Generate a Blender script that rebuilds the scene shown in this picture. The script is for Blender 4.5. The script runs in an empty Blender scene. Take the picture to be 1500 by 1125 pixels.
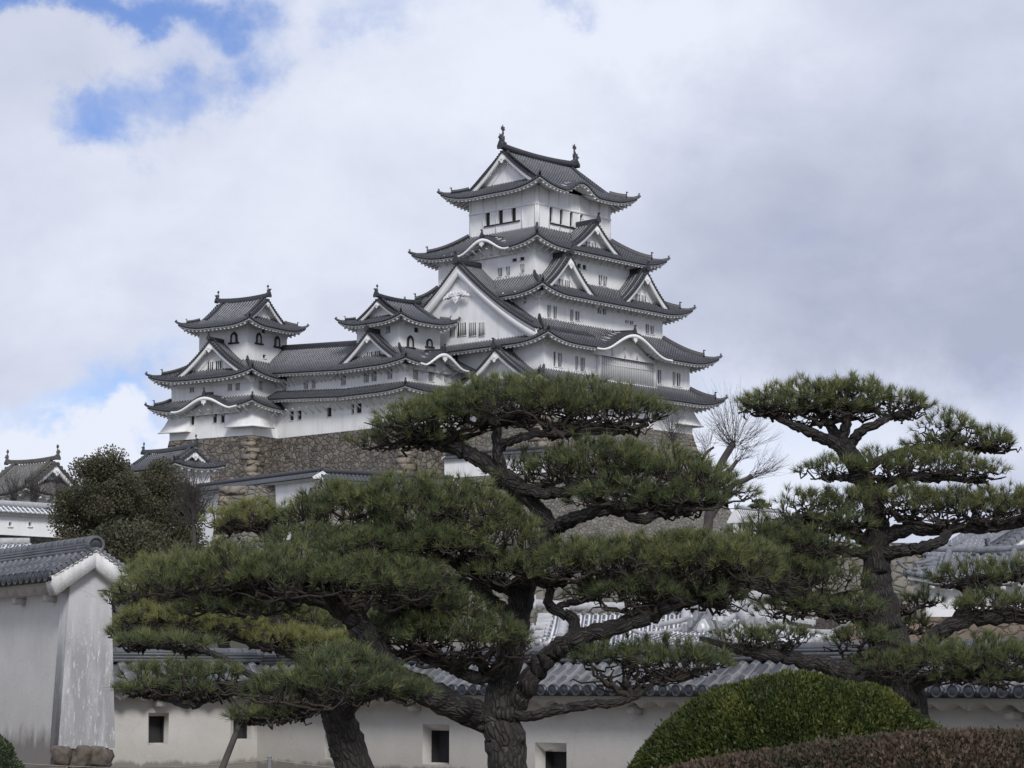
import bpy, math, random
import numpy as np
from mathutils import Vector
S = bpy.context.scene
COL = S.collection
R = math.radians
random.seed(7)
rng = np.random.default_rng(7)

# ------------------------------------------------------------------ camera, sky, sun, exposure
F = 3337.0                      # focal length in photograph pixels (1500 wide)
PITCH = math.atan(437.5 / F)    # horizon at y = 1000
EYE = 1.7
cam = bpy.data.cameras.new('camera'); co = bpy.data.objects.new('camera', cam); COL.objects.link(co)
cam.sensor_width = 36.0; cam.lens = 36.0 * F / 1500.0
cam.clip_start = 0.1; cam.clip_end = 20000
co.location = (0, 0, EYE); co.rotation_euler = (math.pi / 2 + PITCH, 0, 0)
S.camera = co
S.view_settings.view_transform = 'Standard'; S.view_settings.look = 'None'
S.view_settings.exposure = 0.10; S.view_settings.gamma = 1.0
try: S.view_settings.use_curve_mapping = False
except Exception: pass

def rayd(px, py):
    u = (px - 750) / F; v = (562.5 - py) / F; c, s = math.cos(PITCH), math.sin(PITCH)
    return np.array([u, c - v * s, s + v * c])
def at(px, py, Y):              # the point seen at a pixel, Y metres ahead
    r = rayd(px, py); p = r * (Y / r[1]); p[2] += EYE
    return p
def zat(py, Y, px=750): return at(px, py, Y)[2]
def on_plane(px, py, P0, d):    # where the sight line meets the vertical plane through P0 along d: (distance along d, height)
    r = rayd(px, py)
    M = np.array([[r[0], -d[0]], [r[1], -d[1]]]); t, s = np.linalg.solve(M, np.array([P0[0], P0[1]]))
    return s, EYE + r[2] * t

SUN_DIR = Vector((0.16, -0.80, 0.58)).normalized()
sun = bpy.data.lights.new('sun', 'SUN'); so = bpy.data.objects.new('sun', sun); COL.objects.link(so)
sun.energy = 2.0; sun.angle = R(14); sun.color = (1.0, 0.97, 0.93)
so.rotation_euler = SUN_DIR.to_track_quat('Z', 'Y').to_euler()

world = bpy.data.worlds.new('World'); S.world = world; world.use_nodes = True
def build_sky():
    nt = world.node_tree; N = nt.nodes; L = nt.links; N.clear()
    out = N.new('ShaderNodeOutputWorld')
    sky = N.new('ShaderNodeTexSky'); sky.sky_type = 'NISHITA'; sky.sun_disc = False
    sky.sun_elevation = math.asin(SUN_DIR.z); sky.sun_rotation = math.atan2(SUN_DIR.x, SUN_DIR.y)
    sky.air_density = 1.3; sky.dust_density = 1.0
    sky.altitude = 1500
    tint = N.new('ShaderNodeMix'); tint.data_type = 'RGBA'; tint.blend_type = 'MULTIPLY'; tint.inputs[0].default_value = 1.0
    tint.inputs[7].default_value = (0.54, 0.65, 1.0, 1); L.new(sky.outputs[0], tint.inputs[6])
    b1 = N.new('ShaderNodeBackground'); b1.inputs[1].default_value = 0.11; L.new(tint.outputs[2], b1.inputs[0])
    tc = N.new('ShaderNodeTexCoord'); D = tc.outputs['Generated']
    def math_(op, a, b=None, clamp=False):
        m = N.new('ShaderNodeMath'); m.operation = op; m.use_clamp = clamp
        for i, x in enumerate((a, b)):
            if x is None: continue
            if isinstance(x, (int, float)): m.inputs[i].default_value = x
            else: L.new(x, m.inputs[i])
        return m.outputs[0]
    def mapr(x, a, b, c, d, mode='SMOOTHSTEP'):
        m = N.new('ShaderNodeMapRange'); m.interpolation_type = mode
        L.new(x, m.inputs[0])
        for i, q in enumerate((a, b, c, d)): m.inputs[i + 1].default_value = q
        return m.outputs[0]
    def noise(scale, det, rough, stretch=(1, 1, 1), off=0.0, dist=0.0):
        mp = N.new('ShaderNodeMapping'); mp.inputs['Scale'].default_value = stretch; mp.inputs['Location'].default_value = (off, off, off)
        L.new(D, mp.inputs[0])
        n = N.new('ShaderNodeTexNoise'); n.inputs['Scale'].default_value = scale; n.inputs['Detail'].default_value = det
        n.inputs['Roughness'].default_value = rough; n.inputs['Distortion'].default_value = dist
        L.new(mp.outputs[0], n.inputs['Vector']); return n.outputs[0]
    # domain-warped direction so that the patches below get ragged cloud outlines
    nz = N.new('ShaderNodeTexNoise'); nz.inputs['Scale'].default_value = 14; nz.inputs['Detail'].default_value = 9; nz.inputs['Roughness'].default_value = 0.62
    L.new(D, nz.inputs['Vector'])
    sub = N.new('ShaderNodeVectorMath'); sub.operation = 'SUBTRACT'; L.new(nz.outputs['Color'], sub.inputs[0]); sub.inputs[1].default_value = (0.5, 0.5, 0.5)
    scl = N.new('ShaderNodeVectorMath'); scl.operation = 'SCALE'; L.new(sub.outputs[0], scl.inputs[0]); scl.inputs['Scale'].default_value = 0.10
    add = N.new('ShaderNodeVectorMath'); add.operation = 'ADD'; L.new(D, add.inputs[0]); L.new(scl.outputs[0], add.inputs[1])
    W = add.outputs[0]
    def blob(px, py, rx, ry=None):        # 1 in a patch of sky round a direction, 0 outside; elliptical, sizes in photograph pixels
        ry = ry or rx
        c = rayd(px, py); c = c / np.linalg.norm(c)
        sb = N.new('ShaderNodeVectorMath'); sb.operation = 'SUBTRACT'; L.new(W, sb.inputs[0]); sb.inputs[1].default_value = tuple(c)
        ml = N.new('ShaderNodeVectorMath'); ml.operation = 'MULTIPLY'; L.new(sb.outputs[0], ml.inputs[0]); ml.inputs[1].default_value = (F / rx, F / rx, F / ry)
        ln = N.new('ShaderNodeVectorMath'); ln.operation = 'LENGTH'; L.new(ml.outputs[0], ln.inputs[0])
        return mapr(ln.outputs['Value'], 1.25, 0.05, 0.0, 1.0)
    def total(lst):
        t = None
        for b, w in lst:
            x = math_('MULTIPLY', b, w); t = x if t is None else math_('ADD', t, x)
        return t
    n1 = noise(9, 10, 0.58, (1, 1, 1.7), 3.1, 0.3)
    blue = total([(blob(215, 150, 150, 95), .75), (blob(335, 100, 80, 130), .55), (blob(150, 195, 90, 70), .45), (blob(60, 8, 240, 60), .85), (blob(260, 0, 160, 50), .5), (blob(520, 6, 130, 60), .36), (blob(815, 0, 80, 40), .5),
                  (blob(60, 600, 260, 60), .50), (blob(230, 645, 160, 60), .40)])
    whites = total([(blob(20, 655, 90, 60), .95), (blob(180, 670, 90, 55), .95), (blob(60, 75, 170, 55), .35)])
    cov = math_('SUBTRACT', blue, whites)
    cov = math_('ADD', cov, math_('MULTIPLY', math_('SUBTRACT', n1, 0.5), 1.3))
    fac_blue = mapr(cov, 0.05, 0.95, 0.0, 0.95)
    # cloud brightness
    n2 = noise(3.2, 8, 0.5, (1, 1, 2.0), 7.7, 0.2)
    n3 = noise(11, 9, 0.6, (1, 1, 1.6), 1.3, 0.2)
    br = total([(blob(720, 60, 520, 220), .38), (blob(300, 350, 500, 200), .28), (blob(1020, 60, 260, 90), .25), (blob(180, 680, 200, 80), .9), (blob(20, 650, 160, 80), .9), (blob(1450, 640, 420, 120), .25), (blob(1120, 640, 230, 130), .35)])
    dk = total([(blob(1380, 380, 560, 250), .36), (blob(1100, 490, 300, 110), .08), (blob(150, 470, 420, 100), .14), (blob(1450, 500, 300, 120), .2)])
    b = math_('ADD', math_('SUBTRACT', br, dk), 0.5)
    b = math_('ADD', b, math_('MULTIPLY', math_('SUBTRACT', n2, 0.5), 1.0))
    b = math_('ADD', b, math_('MULTIPLY', math_('SUBTRACT', n3, 0.5), 0.95))
    b = math_('ADD', math_('MULTIPLY', math_('SUBTRACT', b, 0.5), 0.92), 0.53)
    ramp = N.new('ShaderNodeValToRGB'); L.new(b, ramp.inputs[0])
    e = ramp.color_ramp.elements
    e[0].position = 0.0; e[0].color = (0.40, 0.44, 0.57, 1)
    e[1].position = 1.0; e[1].color = (0.76, 0.80, 0.91, 1)
    m = ramp.color_ramp.elements.new(0.5); m.color = (0.58, 0.62, 0.75, 1)
    b2 = N.new('ShaderNodeBackground'); b2.inputs[1].default_value = 1.0; L.new(ramp.outputs[0], b2.inputs[0])
    mx = N.new('ShaderNodeMixShader'); L.new(fac_blue, mx.inputs[0]); L.new(b2.outputs[0], mx.inputs[1]); L.new(b1.outputs[0], mx.inputs[2])
    L.new(mx.outputs[0], out.inputs[0])
build_sky()

# ------------------------------------------------------------------ materials
def new_mat(name):
    m = bpy.data.materials.new(name); m.use_nodes = True
    nt = m.node_tree; nt.nodes.clear()
    o = nt.nodes.new('ShaderNodeOutputMaterial'); p = nt.nodes.new('ShaderNodeBsdfPrincipled'); nt.links.new(p.outputs[0], o.inputs[0])
    return m, nt, p
class G:                        # a small helper for wiring nodes
    def __init__(s, nt): s.nt = nt; s.N = nt.nodes; s.L = nt.links
    def coord(s, which='Object', scale=(1, 1, 1)):
        t = s.N.new('ShaderNodeTexCoord'); m = s.N.new('ShaderNodeMapping'); m.inputs['Scale'].default_value = scale
        s.L.new(t.outputs[which], m.inputs[0]); return m.outputs[0]
    def noise(s, vec, scale, det=4, rough=.55, dist=0.):
        n = s.N.new('ShaderNodeTexNoise'); n.inputs['Scale'].default_value = scale; n.inputs['Detail'].default_value = det
        n.inputs['Roughness'].default_value = rough; n.inputs['Distortion'].default_value = dist; s.L.new(vec, n.inputs['Vector']); return n.outputs[0]
    def vor(s, vec, scale, feature='F1', out='Distance', rnd=1.0):
        n = s.N.new('ShaderNodeTexVoronoi'); n.feature = feature; n.inputs['Scale'].default_value = scale; n.inputs['Randomness'].default_value = rnd
        s.L.new(vec, n.inputs['Vector']); return n.outputs[out]
    def ramp(s, x, stops):
        r = s.N.new('ShaderNodeValToRGB'); s.L.new(x, r.inputs[0]); e = r.color_ramp.elements
        while len(e) > 2: e.remove(e[-1])
        e[0].position, e[0].color = stops[0][0], tuple(stops[0][1]) + (1,)
        e[1].position, e[1].color = stops[-1][0], tuple(stops[-1][1]) + (1,)
        for p, c in stops[1:-1]:
            k = e.new(p); k.color = tuple(c) + (1,)
        return r.outputs[0]
    def mix(s, f, a, b, mode='MIX'):
        m = s.N.new('ShaderNodeMix'); m.data_type = 'RGBA'; m.blend_type = mode
        for sock, x in ((m.inputs[0], f), (m.inputs[6], a), (m.inputs[7], b)):
            if isinstance(x, (int, float)): sock.default_value = x
            elif isinstance(x, tuple): sock.default_value = x + (1,)
            else: s.L.new(x, sock)
        return m.outputs[2]
    def mth(s, op, a, b=0.0, clamp=False):
        m = s.N.new('ShaderNodeMath'); m.operation = op; m.use_clamp = clamp
        for i, x in enumerate((a, b)):
            if isinstance(x, (int, float)): m.inputs[i].default_value = x
            else: s.L.new(x, m.inputs[i])
        return m.outputs[0]
    def mapr(s, x, a, b, c=0., d=1.):
        m = s.N.new('ShaderNodeMapRange'); s.L.new(x, m.inputs[0])
        for i, q in enumerate((a, b, c, d)): m.inputs[i + 1].default_value = q
        return m.outputs[0]
    def bump(s, p, h, strength, dist):
        b = s.N.new('ShaderNodeBump'); b.inputs['Strength'].default_value = strength; b.inputs['Distance'].default_value = dist
        s.L.new(h, b.inputs['Height']); s.L.new(b.outputs[0], p.inputs['Normal'])
    def sep(s, v):
        n = s.N.new('ShaderNodeSeparateXYZ'); s.L.new(v, n.inputs[0]); return n.outputs

def plaster(name, base, dirt, sc=.5, amount=.5, streak=True, bump=.02, grey_from=None):
    m, nt, p = new_mat(name); g = G(nt)
    v = g.coord('Object'); n = g.noise(v, sc, 6, .65)
    f = g.mapr(n, .42, .75, 0, amount)
    c = g.mix(f, base, dirt)
    if streak:
        vs = g.coord('Object', (1, 1, .12)); ns = g.noise(vs, sc * 5, 5, .6)
        c = g.mix(g.mapr(ns, .48, .74, 0, amount), c, dirt)
    n2 = g.noise(v, sc * 14, 4, .6)
    c = g.mix(g.mapr(n2, .3, .7, 0, .12), c, dirt)
    nt.links.new(c, p.inputs['Base Color']); p.inputs['Roughness'].default_value = .85
    g.bump(p, n2, .5, bump)
    return m
def tile_mat(name, dark, mid, mortar, mort_w=.5, seg=.36, lichen=None, rough=.55, spread=.06, upslope=False):
    m, nt, p = new_mat(name); g = G(nt)
    uv = g.coord('UV'); x, y, z = g.sep(uv)
    v = g.coord('Object'); n = g.noise(v, 1.3, 5, .6); nf = g.noise(v, 9, 4, .6)
    c = g.mix(g.mapr(n, .35, .68), dark, mid)
    # each tile has its own tone
    fl = g.N.new('ShaderNodeCombineXYZ')
    g.L.new(g.mth('FLOOR', x), fl.inputs[0]); g.L.new(g.mth('FLOOR', g.mth('DIVIDE', y, seg)), fl.inputs[1])
    wn = g.N.new('ShaderNodeTexWhiteNoise'); g.L.new(fl.outputs[0], wn.inputs['Vector'])
    c = g.mix(g.mth('MULTIPLY', wn.outputs['Value'], .55), c, mid)
    if lichen: c = g.mix(g.mapr(nf, .6, .75, 0, .6), c, lichen)
    fx = g.mth('FRACT', x)
    ad = g.mth('ABSOLUTE', g.mth('SUBTRACT', g.mth('ABSOLUTE', g.mth('SUBTRACT', fx, .5)), .27))
    side = g.mapr(ad, spread, spread * .4, 0, 1)
    fy = g.mth('FRACT', g.mth('DIVIDE', y, seg))
    joint = g.mapr(fy, .16, .06, 0, 1)
    incap = g.mapr(g.mth('ABSOLUTE', g.mth('SUBTRACT', fx, .5)), .30, .27, 0, 1)
    k = g.mth('MAXIMUM', side, g.mth('MULTIPLY', joint, incap))
    k = g.mth('MULTIPLY', k, g.mapr(n, .3, .6, mort_w * .6, mort_w))
    if upslope: k = g.mth('MULTIPLY', k, g.mapr(y, .4, 2.6, .35, 1.2))      # mortar shows stronger with distance up from the eave
    c = g.mix(k, c, mortar)
    nt.links.new(c, p.inputs['Base Color']); p.inputs['Roughness'].default_value = rough
    g.bump(p, nf, .4, .02)
    return m
def plain(name, c, rough=.7, var=.25, sc=3., bump=.01):
    m, nt, p = new_mat(name); g = G(nt); v = g.coord('Object'); n = g.noise(v, sc, 5, .6)
    nt.links.new(g.mix(g.mapr(n, .3, .7), tuple(x * (1 - var) for x in c), tuple(min(1, x * (1 + var)) for x in c)), p.inputs['Base Color'])
    p.inputs['Roughness'].default_value = rough; g.bump(p, n, .4, bump); return m
def stone_mat(name, cols, scale, joint=(.075, .065, .055), stretch=(1, 1, 1.35), jw=.045, bump=.25, moss=None):
    m, nt, p = new_mat(name); g = G(nt)
    v0 = g.coord('Object', stretch)
    nn = g.N.new('ShaderNodeTexNoise'); nn.inputs['Scale'].default_value = scale * 1.1; g.L.new(v0, nn.inputs['Vector'])
    sb = g.N.new('ShaderNodeVectorMath'); sb.operation = 'MULTIPLY_ADD'; g.L.new(nn.outputs['Color'], sb.inputs[0]); sb.inputs[1].default_value = (.75 / scale,) * 3; g.L.new(v0, sb.inputs[2])
    v = sb.outputs[0]
    e = g.vor(v, scale, 'DISTANCE_TO_EDGE'); col = g.vor(v, scale, 'F1', 'Color')
    x, y, z = g.sep(col)
    c = g.ramp(x, cols)
    n = g.noise(g.coord('Object'), scale * 3.5, 6, .65)
    c = g.mix(g.mapr(n, .3, .75, 0, .5), c, tuple(k * .55 for k in cols[0][1]))
    big = g.noise(g.coord('Object'), .12, 4, .6)
    c = g.mix(g.mapr(big, .45, .7, 0, .45), c, tuple(k * .7 for k in cols[-1][1]))
    c = g.mix(g.mapr(g.noise(g.coord('Object'), scale * .55, 4, .6), .35, .7, 0, .4), c, cols[len(cols) // 2][1])
    if moss: c = g.mix(g.mapr(g.noise(g.coord('Object'), scale * .8, 5, .6), .5, .72, 0, .6), c, moss)
    c = g.mix(g.mapr(e, jw * .3, jw, .75, 0), c, joint)
    nt.links.new(c, p.inputs['Base Color']); p.inputs['Roughness'].default_value = .9
    h = g.mth('ADD', g.mapr(e, 0, .16), g.mth('MULTIPLY', n, .35)); h = g.mth('ADD', h, g.mth('MULTIPLY', y, .5))
    g.bump(p, h, .9, bump)
    return m
def bark_mat(name, dark, light, sc=1.):
    m, nt, p = new_mat(name); g = G(nt)
    v = g.coord('UV', (1, .30, 1)); e = g.vor(v, 24 * sc, 'DISTANCE_TO_EDGE'); n = g.noise(v, 22 * sc, 6, .7, .6); big = g.noise(g.coord('Object'), 2.2, 4)
    c = g.mix(g.mapr(n, .3, .72), dark, light)
    c = g.mix(g.mapr(e, .0, .10, .85, 0), c, tuple(k * .25 for k in dark))
    c = g.mix(g.mapr(big, .42, .68, 0, .6), c, tuple(k * .55 for k in light)); li = g.noise(g.coord('Object'), 7.5, 5, .7)
    c = g.mix(g.mapr(li, .58, .70, 0, .5), c, (.16, .165, .15))
    nt.links.new(c, p.inputs['Base Color']); p.inputs['Roughness'].default_value = .92
    g.bump(p, g.mth('ADD', g.mapr(e, 0, .25), n), 1.0, .03)
    return m
def leaf_mat(name, a, b, c, trans=.25, rough=.6):     # mixed by the per-leaf attribute "tint"
    m, nt, p = new_mat(name); g = G(nt)
    at_ = g.N.new('ShaderNodeAttribute'); at_.attribute_name = 'tint'
    col = g.ramp(at_.outputs['Fac'], [(0, a), (.5, b), (1, c)])
    nt.links.new(col, p.inputs['Base Color']); p.inputs['Roughness'].default_value = rough
    p.inputs['Specular IOR Level'].default_value = .3
    tr = g.N.new('ShaderNodeBsdfTranslucent'); nt.links.new(col, tr.inputs[0])
    ms = g.N.new('ShaderNodeMixShader'); ms.inputs[0].default_value = trans
    nt.links.new(p.outputs[0], ms.inputs[1]); nt.links.new(tr.outputs[0], ms.inputs[2])
    nt.links.new(ms.outputs[0], g.N['Material Output'].inputs[0])
    return m

M = {}
M['white'] = plaster('castle_plaster', (.88, .88, .88), (.58, .58, .57), .35, .42)
M['whitetrim'] = plaster('trim_plaster', (.87, .87, .87), (.55, .55, .53), .5, .3, False)
M['soffit'] = plaster('soffit_plaster', (.80, .79, .78), (.45, .44, .42), .5, .4, False)  # white plaster in a darker tone, shade under the eaves put into its colour
M['ctile'] = tile_mat('castle_tile', (.023, .025, .031), (.054, .057, .070), (.52, .52, .53), .55, spread=.075, upslope=True)
M['cridge'] = plain('castle_ridge_tile', (.036, .037, .043), .5, .35, 4.)
M['dark'] = plain('dark_recess', (.03, .03, .032), .8, .2)
M['bars'] = plain('lattice_plaster', (.62, .62, .61), .8, .06)
M['paneback'] = plain('window_back', (.16, .16, .165), .8, .2)
M['black'] = plain('black_lacquer', (.02, .02, .022), .5, .2)
M['cap'] = plain('tile_cap', (.045, .047, .054), .5, .4, 6.)
M['stone_c'] = stone_mat('rampart_stone', [(0, (.07, .060, .050)), (.25, (.14, .12, .10)), (.5, (.19, .165, .14)), (.75, (.27, .24, .20)), (1, (.11, .108, .105))], 1.25, joint=(.05, .042, .036), bump=.16)
M['stone_q'] = stone_mat('quoin_stone', [(0, (.24, .20, .15)), (.5, (.30, .26, .2)), (1, (.22, .2, .18))], .5, stretch=(1, 1, 1.9), jw=.03, bump=.15)
M['stone_g'] = stone_mat('grey_rampart_stone', [(0, (.13, .12, .10)), (.3, (.20, .19, .165)), (.6, (.27, .25, .21)), (1, (.17, .165, .15))], 1.6, bump=.12)

# ------------------------------------------------------------------ object helpers
def setp(o, label=None, cat=None, group=None, kind=None):
    if label: o['label'] = label
    if cat: o['category'] = cat
    if group: o['group'] = group
    if kind: o['kind'] = kind
    return o
ORG = {}
def thing(name, loc, label, cat, group=None):
    o = bpy.data.objects.new(name, None); COL.objects.link(o); o.location = tuple(loc); o.empty_display_size = .5
    ORG[o] = np.array(loc, float)
    return setp(o, label, cat, group)
def world_origin(parent):
    while parent is not None:
        if parent in ORG: return ORG[parent]
        parent = parent.parent
    return np.zeros(3)
def link_mesh(name, me, mats, parent, smooth=False):
    o = bpy.data.objects.new(name, me); COL.objects.link(o)
    for m in mats: me.materials.append(m)
    if parent is not None: o.parent = parent
    if smooth: me.shade_smooth()
    return o
class MB:
    """collects geometry in world space; build() links it as one mesh object"""
    def __init__(s): s.V = []; s.Fc = []; s.MI = []; s.UV = []; s.n = 0
    def add(s, V, Fc, mi=0, UV=None):
        V = np.asarray(V, float).reshape(-1, 3); Fc = np.asarray(Fc, int)
        if len(Fc) == 0: return
        s.V.append(V); s.Fc.append(Fc + s.n); s.MI.append(np.full(len(Fc), mi)); s.n += len(V)
        s.UV.append(np.zeros((len(V), 2)) if UV is None else np.asarray(UV, float).reshape(-1, 2))
    def grid(s, P, mi=0, UV=None):      # P: (..., r, c, 3): one or many grids
        P = np.asarray(P, float)
        r, c = P.shape[-3], P.shape[-2]; K = int(np.prod(P.shape[:-3])) if P.ndim > 3 else 1
        i, j = np.meshgrid(np.arange(r - 1), np.arange(c - 1), indexing='ij')
        q = np.stack([i * c + j, i * c + j + 1, (i + 1) * c + j + 1, (i + 1) * c + j], -1).reshape(-1, 4)
        Fc = (q[None] + (np.arange(K) * r * c)[:, None, None]).reshape(-1, 4)
        s.add(P.reshape(-1, 3), Fc, mi, UV)
    def hexa(s, c8, mi=0):
        s.add(c8, [[0, 3, 2, 1], [4, 5, 6, 7], [0, 1, 5, 4], [1, 2, 6, 5], [2, 3, 7, 6], [3, 0, 4, 7]], mi)
    def box(s, c, u, v, w, hu, hv, hw, mi=0):
        c, u, v, w = (np.asarray(x, float) for x in (c, u, v, w))
        k = [(-1, -1, -1), (1, -1, -1), (1, 1, -1), (-1, 1, -1), (-1, -1, 1), (1, -1, 1), (1, 1, 1), (-1, 1, 1)]
        s.hexa([c + u * hu * a + v * hv * b + w * hw * d for a, b, d in k], mi)
    def sweep(s, path, prof, side=None, mi=0, caps=True, scale=None):
        """prof: closed list of (sideways, up); path: points; the profile stays upright"""
        path = np.asarray(path, float); prof = np.asarray(prof, float); n = len(path); k = len(prof)
        t = np.gradient(path, axis=0); t /= np.linalg.norm(t, axis=1)[:, None] + 1e-9
        if side is None:
            sd = np.cross(t, [0, 0, 1.]); ln = np.linalg.norm(sd, axis=1)[:, None]; sd = sd / np.where(ln < 1e-6, 1, ln)
        else: sd = np.tile(np.asarray(side, float), (n, 1))
        up = np.cross(sd, t); up /= np.linalg.norm(up, axis=1)[:, None] + 1e-9
        up = np.where(up[:, 2:3] < 0, -up, up)
        sc = np.ones(n) if scale is None else np.asarray(scale, float)
        P = path[:, None] + (sd[:, None] * prof[None, :, 0:1] + up[:, None] * prof[None, :, 1:2]) * sc[:, None, None]
        P = np.concatenate([P, P[:, :1]], 1); s.grid(P, mi)
        if caps:
            s.add(P[0, :k], [list(range(k))][0:1], mi) if k == 4 else s.fan(P[0, :k], mi)
            s.add(P[-1, :k], [list(range(k))][0:1], mi) if k == 4 else s.fan(P[-1, :k], mi)
    def fan(s, P, mi=0):
        P = np.asarray(P, float); c = P.mean(0); n = len(P)
        V = np.vstack([P, c]); s.add(V, [[i, (i + 1) % n, n, n] for i in range(n)], mi)
    def tube(s, path, rad, k=6, mi=0, cap=True):
        path = np.asarray(path, float); n = len(path); rad = np.broadcast_to(np.asarray(rad, float), (n,))
        t = np.gradient(path, axis=0); t /= np.linalg.norm(t, axis=1)[:, None] + 1e-9
        ref = np.array([0, 0, 1.]) if abs(t[:, 2]).mean() < .8 else np.array([1., 0, 0])
        a = np.cross(t, ref); a /= np.linalg.norm(a, axis=1)[:, None] + 1e-9; b = np.cross(t, a)
        ang = np.arange(k + 1) * 2 * np.pi / k
        P = path[:, None] + rad[:, None, None] * (a[:, None] * np.cos(ang)[None, :, None] + b[:, None] * np.sin(ang)[None, :, None])
        L = np.concatenate([[0], np.cumsum(np.linalg.norm(np.diff(path, axis=0), axis=1))])
        UV = np.stack(np.broadcast_arrays(ang[None] / (2 * np.pi), L[:, None]), -1)
        s.grid(P, mi, UV)
        if cap: s.fan(P[0, :k], mi); s.fan(P[-1, :k], mi)
    def prism(s, poly, O, u, v, n, th, mi=0):     # a 2-D outline (u, v) extruded th along n
        poly = np.asarray(poly, float); O, u, v, n = (np.asarray(x, float) for x in (O, u, v, n))
        P = O + poly[:, 0:1] * u + poly[:, 1:2] * v
        k = len(P); s.fan(P, mi); s.fan(P + n * th, mi)
        i = np.arange(k); j = (i + 1) % k
        s.add(np.vstack([P, P + n * th]), np.stack([i, j, j + k, i + k], -1), mi)
    def build(s, name, mats, parent=None, smooth=False):
        if not isinstance(mats, (list, tuple)): mats = [mats]
        V = np.vstack(s.V) - world_origin(parent)
        Fc = np.vstack(s.Fc); MI = np.concatenate(s.MI); UV = np.vstack(s.UV)
        return mesh_from(name, V, Fc, mats, parent, MI, UV, smooth)
def mesh_from(name, V, Fc, mats, parent, MI=None, UV=None, smooth=False, attrs=None):
    me = bpy.data.meshes.new(name)
    tri = Fc.shape[1] == 4 and (Fc[:, 2] == Fc[:, 3]).any()
    if tri:
        deg = Fc[:, 2] == Fc[:, 3]
        tot = np.where(deg, 3, 4); loops = Fc.reshape(-1)[np.repeat(~deg, 4) | np.tile([True, True, True, False], len(Fc))]
    else:
        tot = np.full(len(Fc), Fc.shape[1]); loops = Fc.reshape(-1)
    start = np.concatenate([[0], np.cumsum(tot)[:-1]])
    me.vertices.add(len(V)); me.vertices.foreach_set('co', V.astype(np.float32).ravel())
    me.loops.add(len(loops)); me.loops.foreach_set('vertex_index', loops.astype(np.int32))
    me.polygons.add(len(Fc)); me.polygons.foreach_set('loop_start', start.astype(np.int32))
    if MI is not None: me.polygons.foreach_set('material_index', MI.astype(np.int32))
    if UV is not None:
        l = me.uv_layers.new(name='UVMap'); l.data.foreach_set('uv', UV[loops].astype(np.float32).ravel())
    me.update(calc_edges=True)
    if attrs:
        for k, a in attrs.items():
            at_ = me.attributes.new(k, 'FLOAT', 'POINT'); at_.data.foreach_set('value', a.astype(np.float32))
    me.validate(clean_customdata=False)
    return link_mesh(name, me, mats, parent, smooth)
def v3(p, z): return np.array([p[0], p[1], z])
UP = np.array([0, 0, 1.])

# ------------------------------------------------------------------ Japanese castle roofs, walls and gables
class Bld:
    """local plan frame of a building: p runs along its right-hand face, q along its left-hand face, both away from the corner nearest the camera"""
    def __init__(s, O, deg):
        s.O = np.array([O[0], O[1]], float); A = R(deg)
        s.a = np.array([math.cos(A), math.sin(A), 0.]); s.b = np.array([-math.sin(A), math.cos(A), 0.])
    def P(s, p, q, z):
        p, q, z = np.broadcast_arrays(p, q, z)
        return (np.append(s.O, 0.) + p[..., None] * s.a + q[..., None] * s.b) + z[..., None] * UP
    def loc(s, X, Y):
        d = np.array([X, Y]) - s.O; return d @ s.a[:2], d @ s.b[:2]
    def side(s, rect, which):
        """eave line of one side of a rectangle (p0, p1, q0, q1): start, direction, inward, length"""
        p0, p1, q0, q1 = rect
        return {'S': (s.P(p0, q0, 0), s.a, s.b, p1 - p0), 'N': (s.P(p0, q1, 0), s.a, -s.b, p1 - p0),
                'W': (s.P(p0, q0, 0), s.b, s.a, q1 - q0), 'E': (s.P(p1, q0, 0), s.b, -s.a, q1 - q0)}[which]
OPP = {'S': 1, 'N': 1, 'W': 1, 'E': 1}
def kara(u):                    # outline of a cusped (karahafu) eave
    u = np.abs(u); return np.where(u < 1, .5 * (1 + np.cos(np.pi * np.clip(u, 0, 1))) ** 1.0, 0)
def zfun(s, d, zE, prof, L, D, hA, hB, lift, E_, karas=()):
    z = zE + prof(d)
    fade = np.clip(1 - d / D, 0, 1)
    if hA: z = z + lift * np.clip(1 - s / E_, 0, 1) ** 2.2 * fade
    if hB: z = z + lift * np.clip(1 - (L - s) / E_, 0, 1) ** 2.2 * fade
    for sc, w, H in karas:
        u = (s - sc) / w
        z = np.where(np.abs(u) < 1, np.maximum(z, zE + H * kara(u) + .04 * d), z)
    return z
RW = .45
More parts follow.
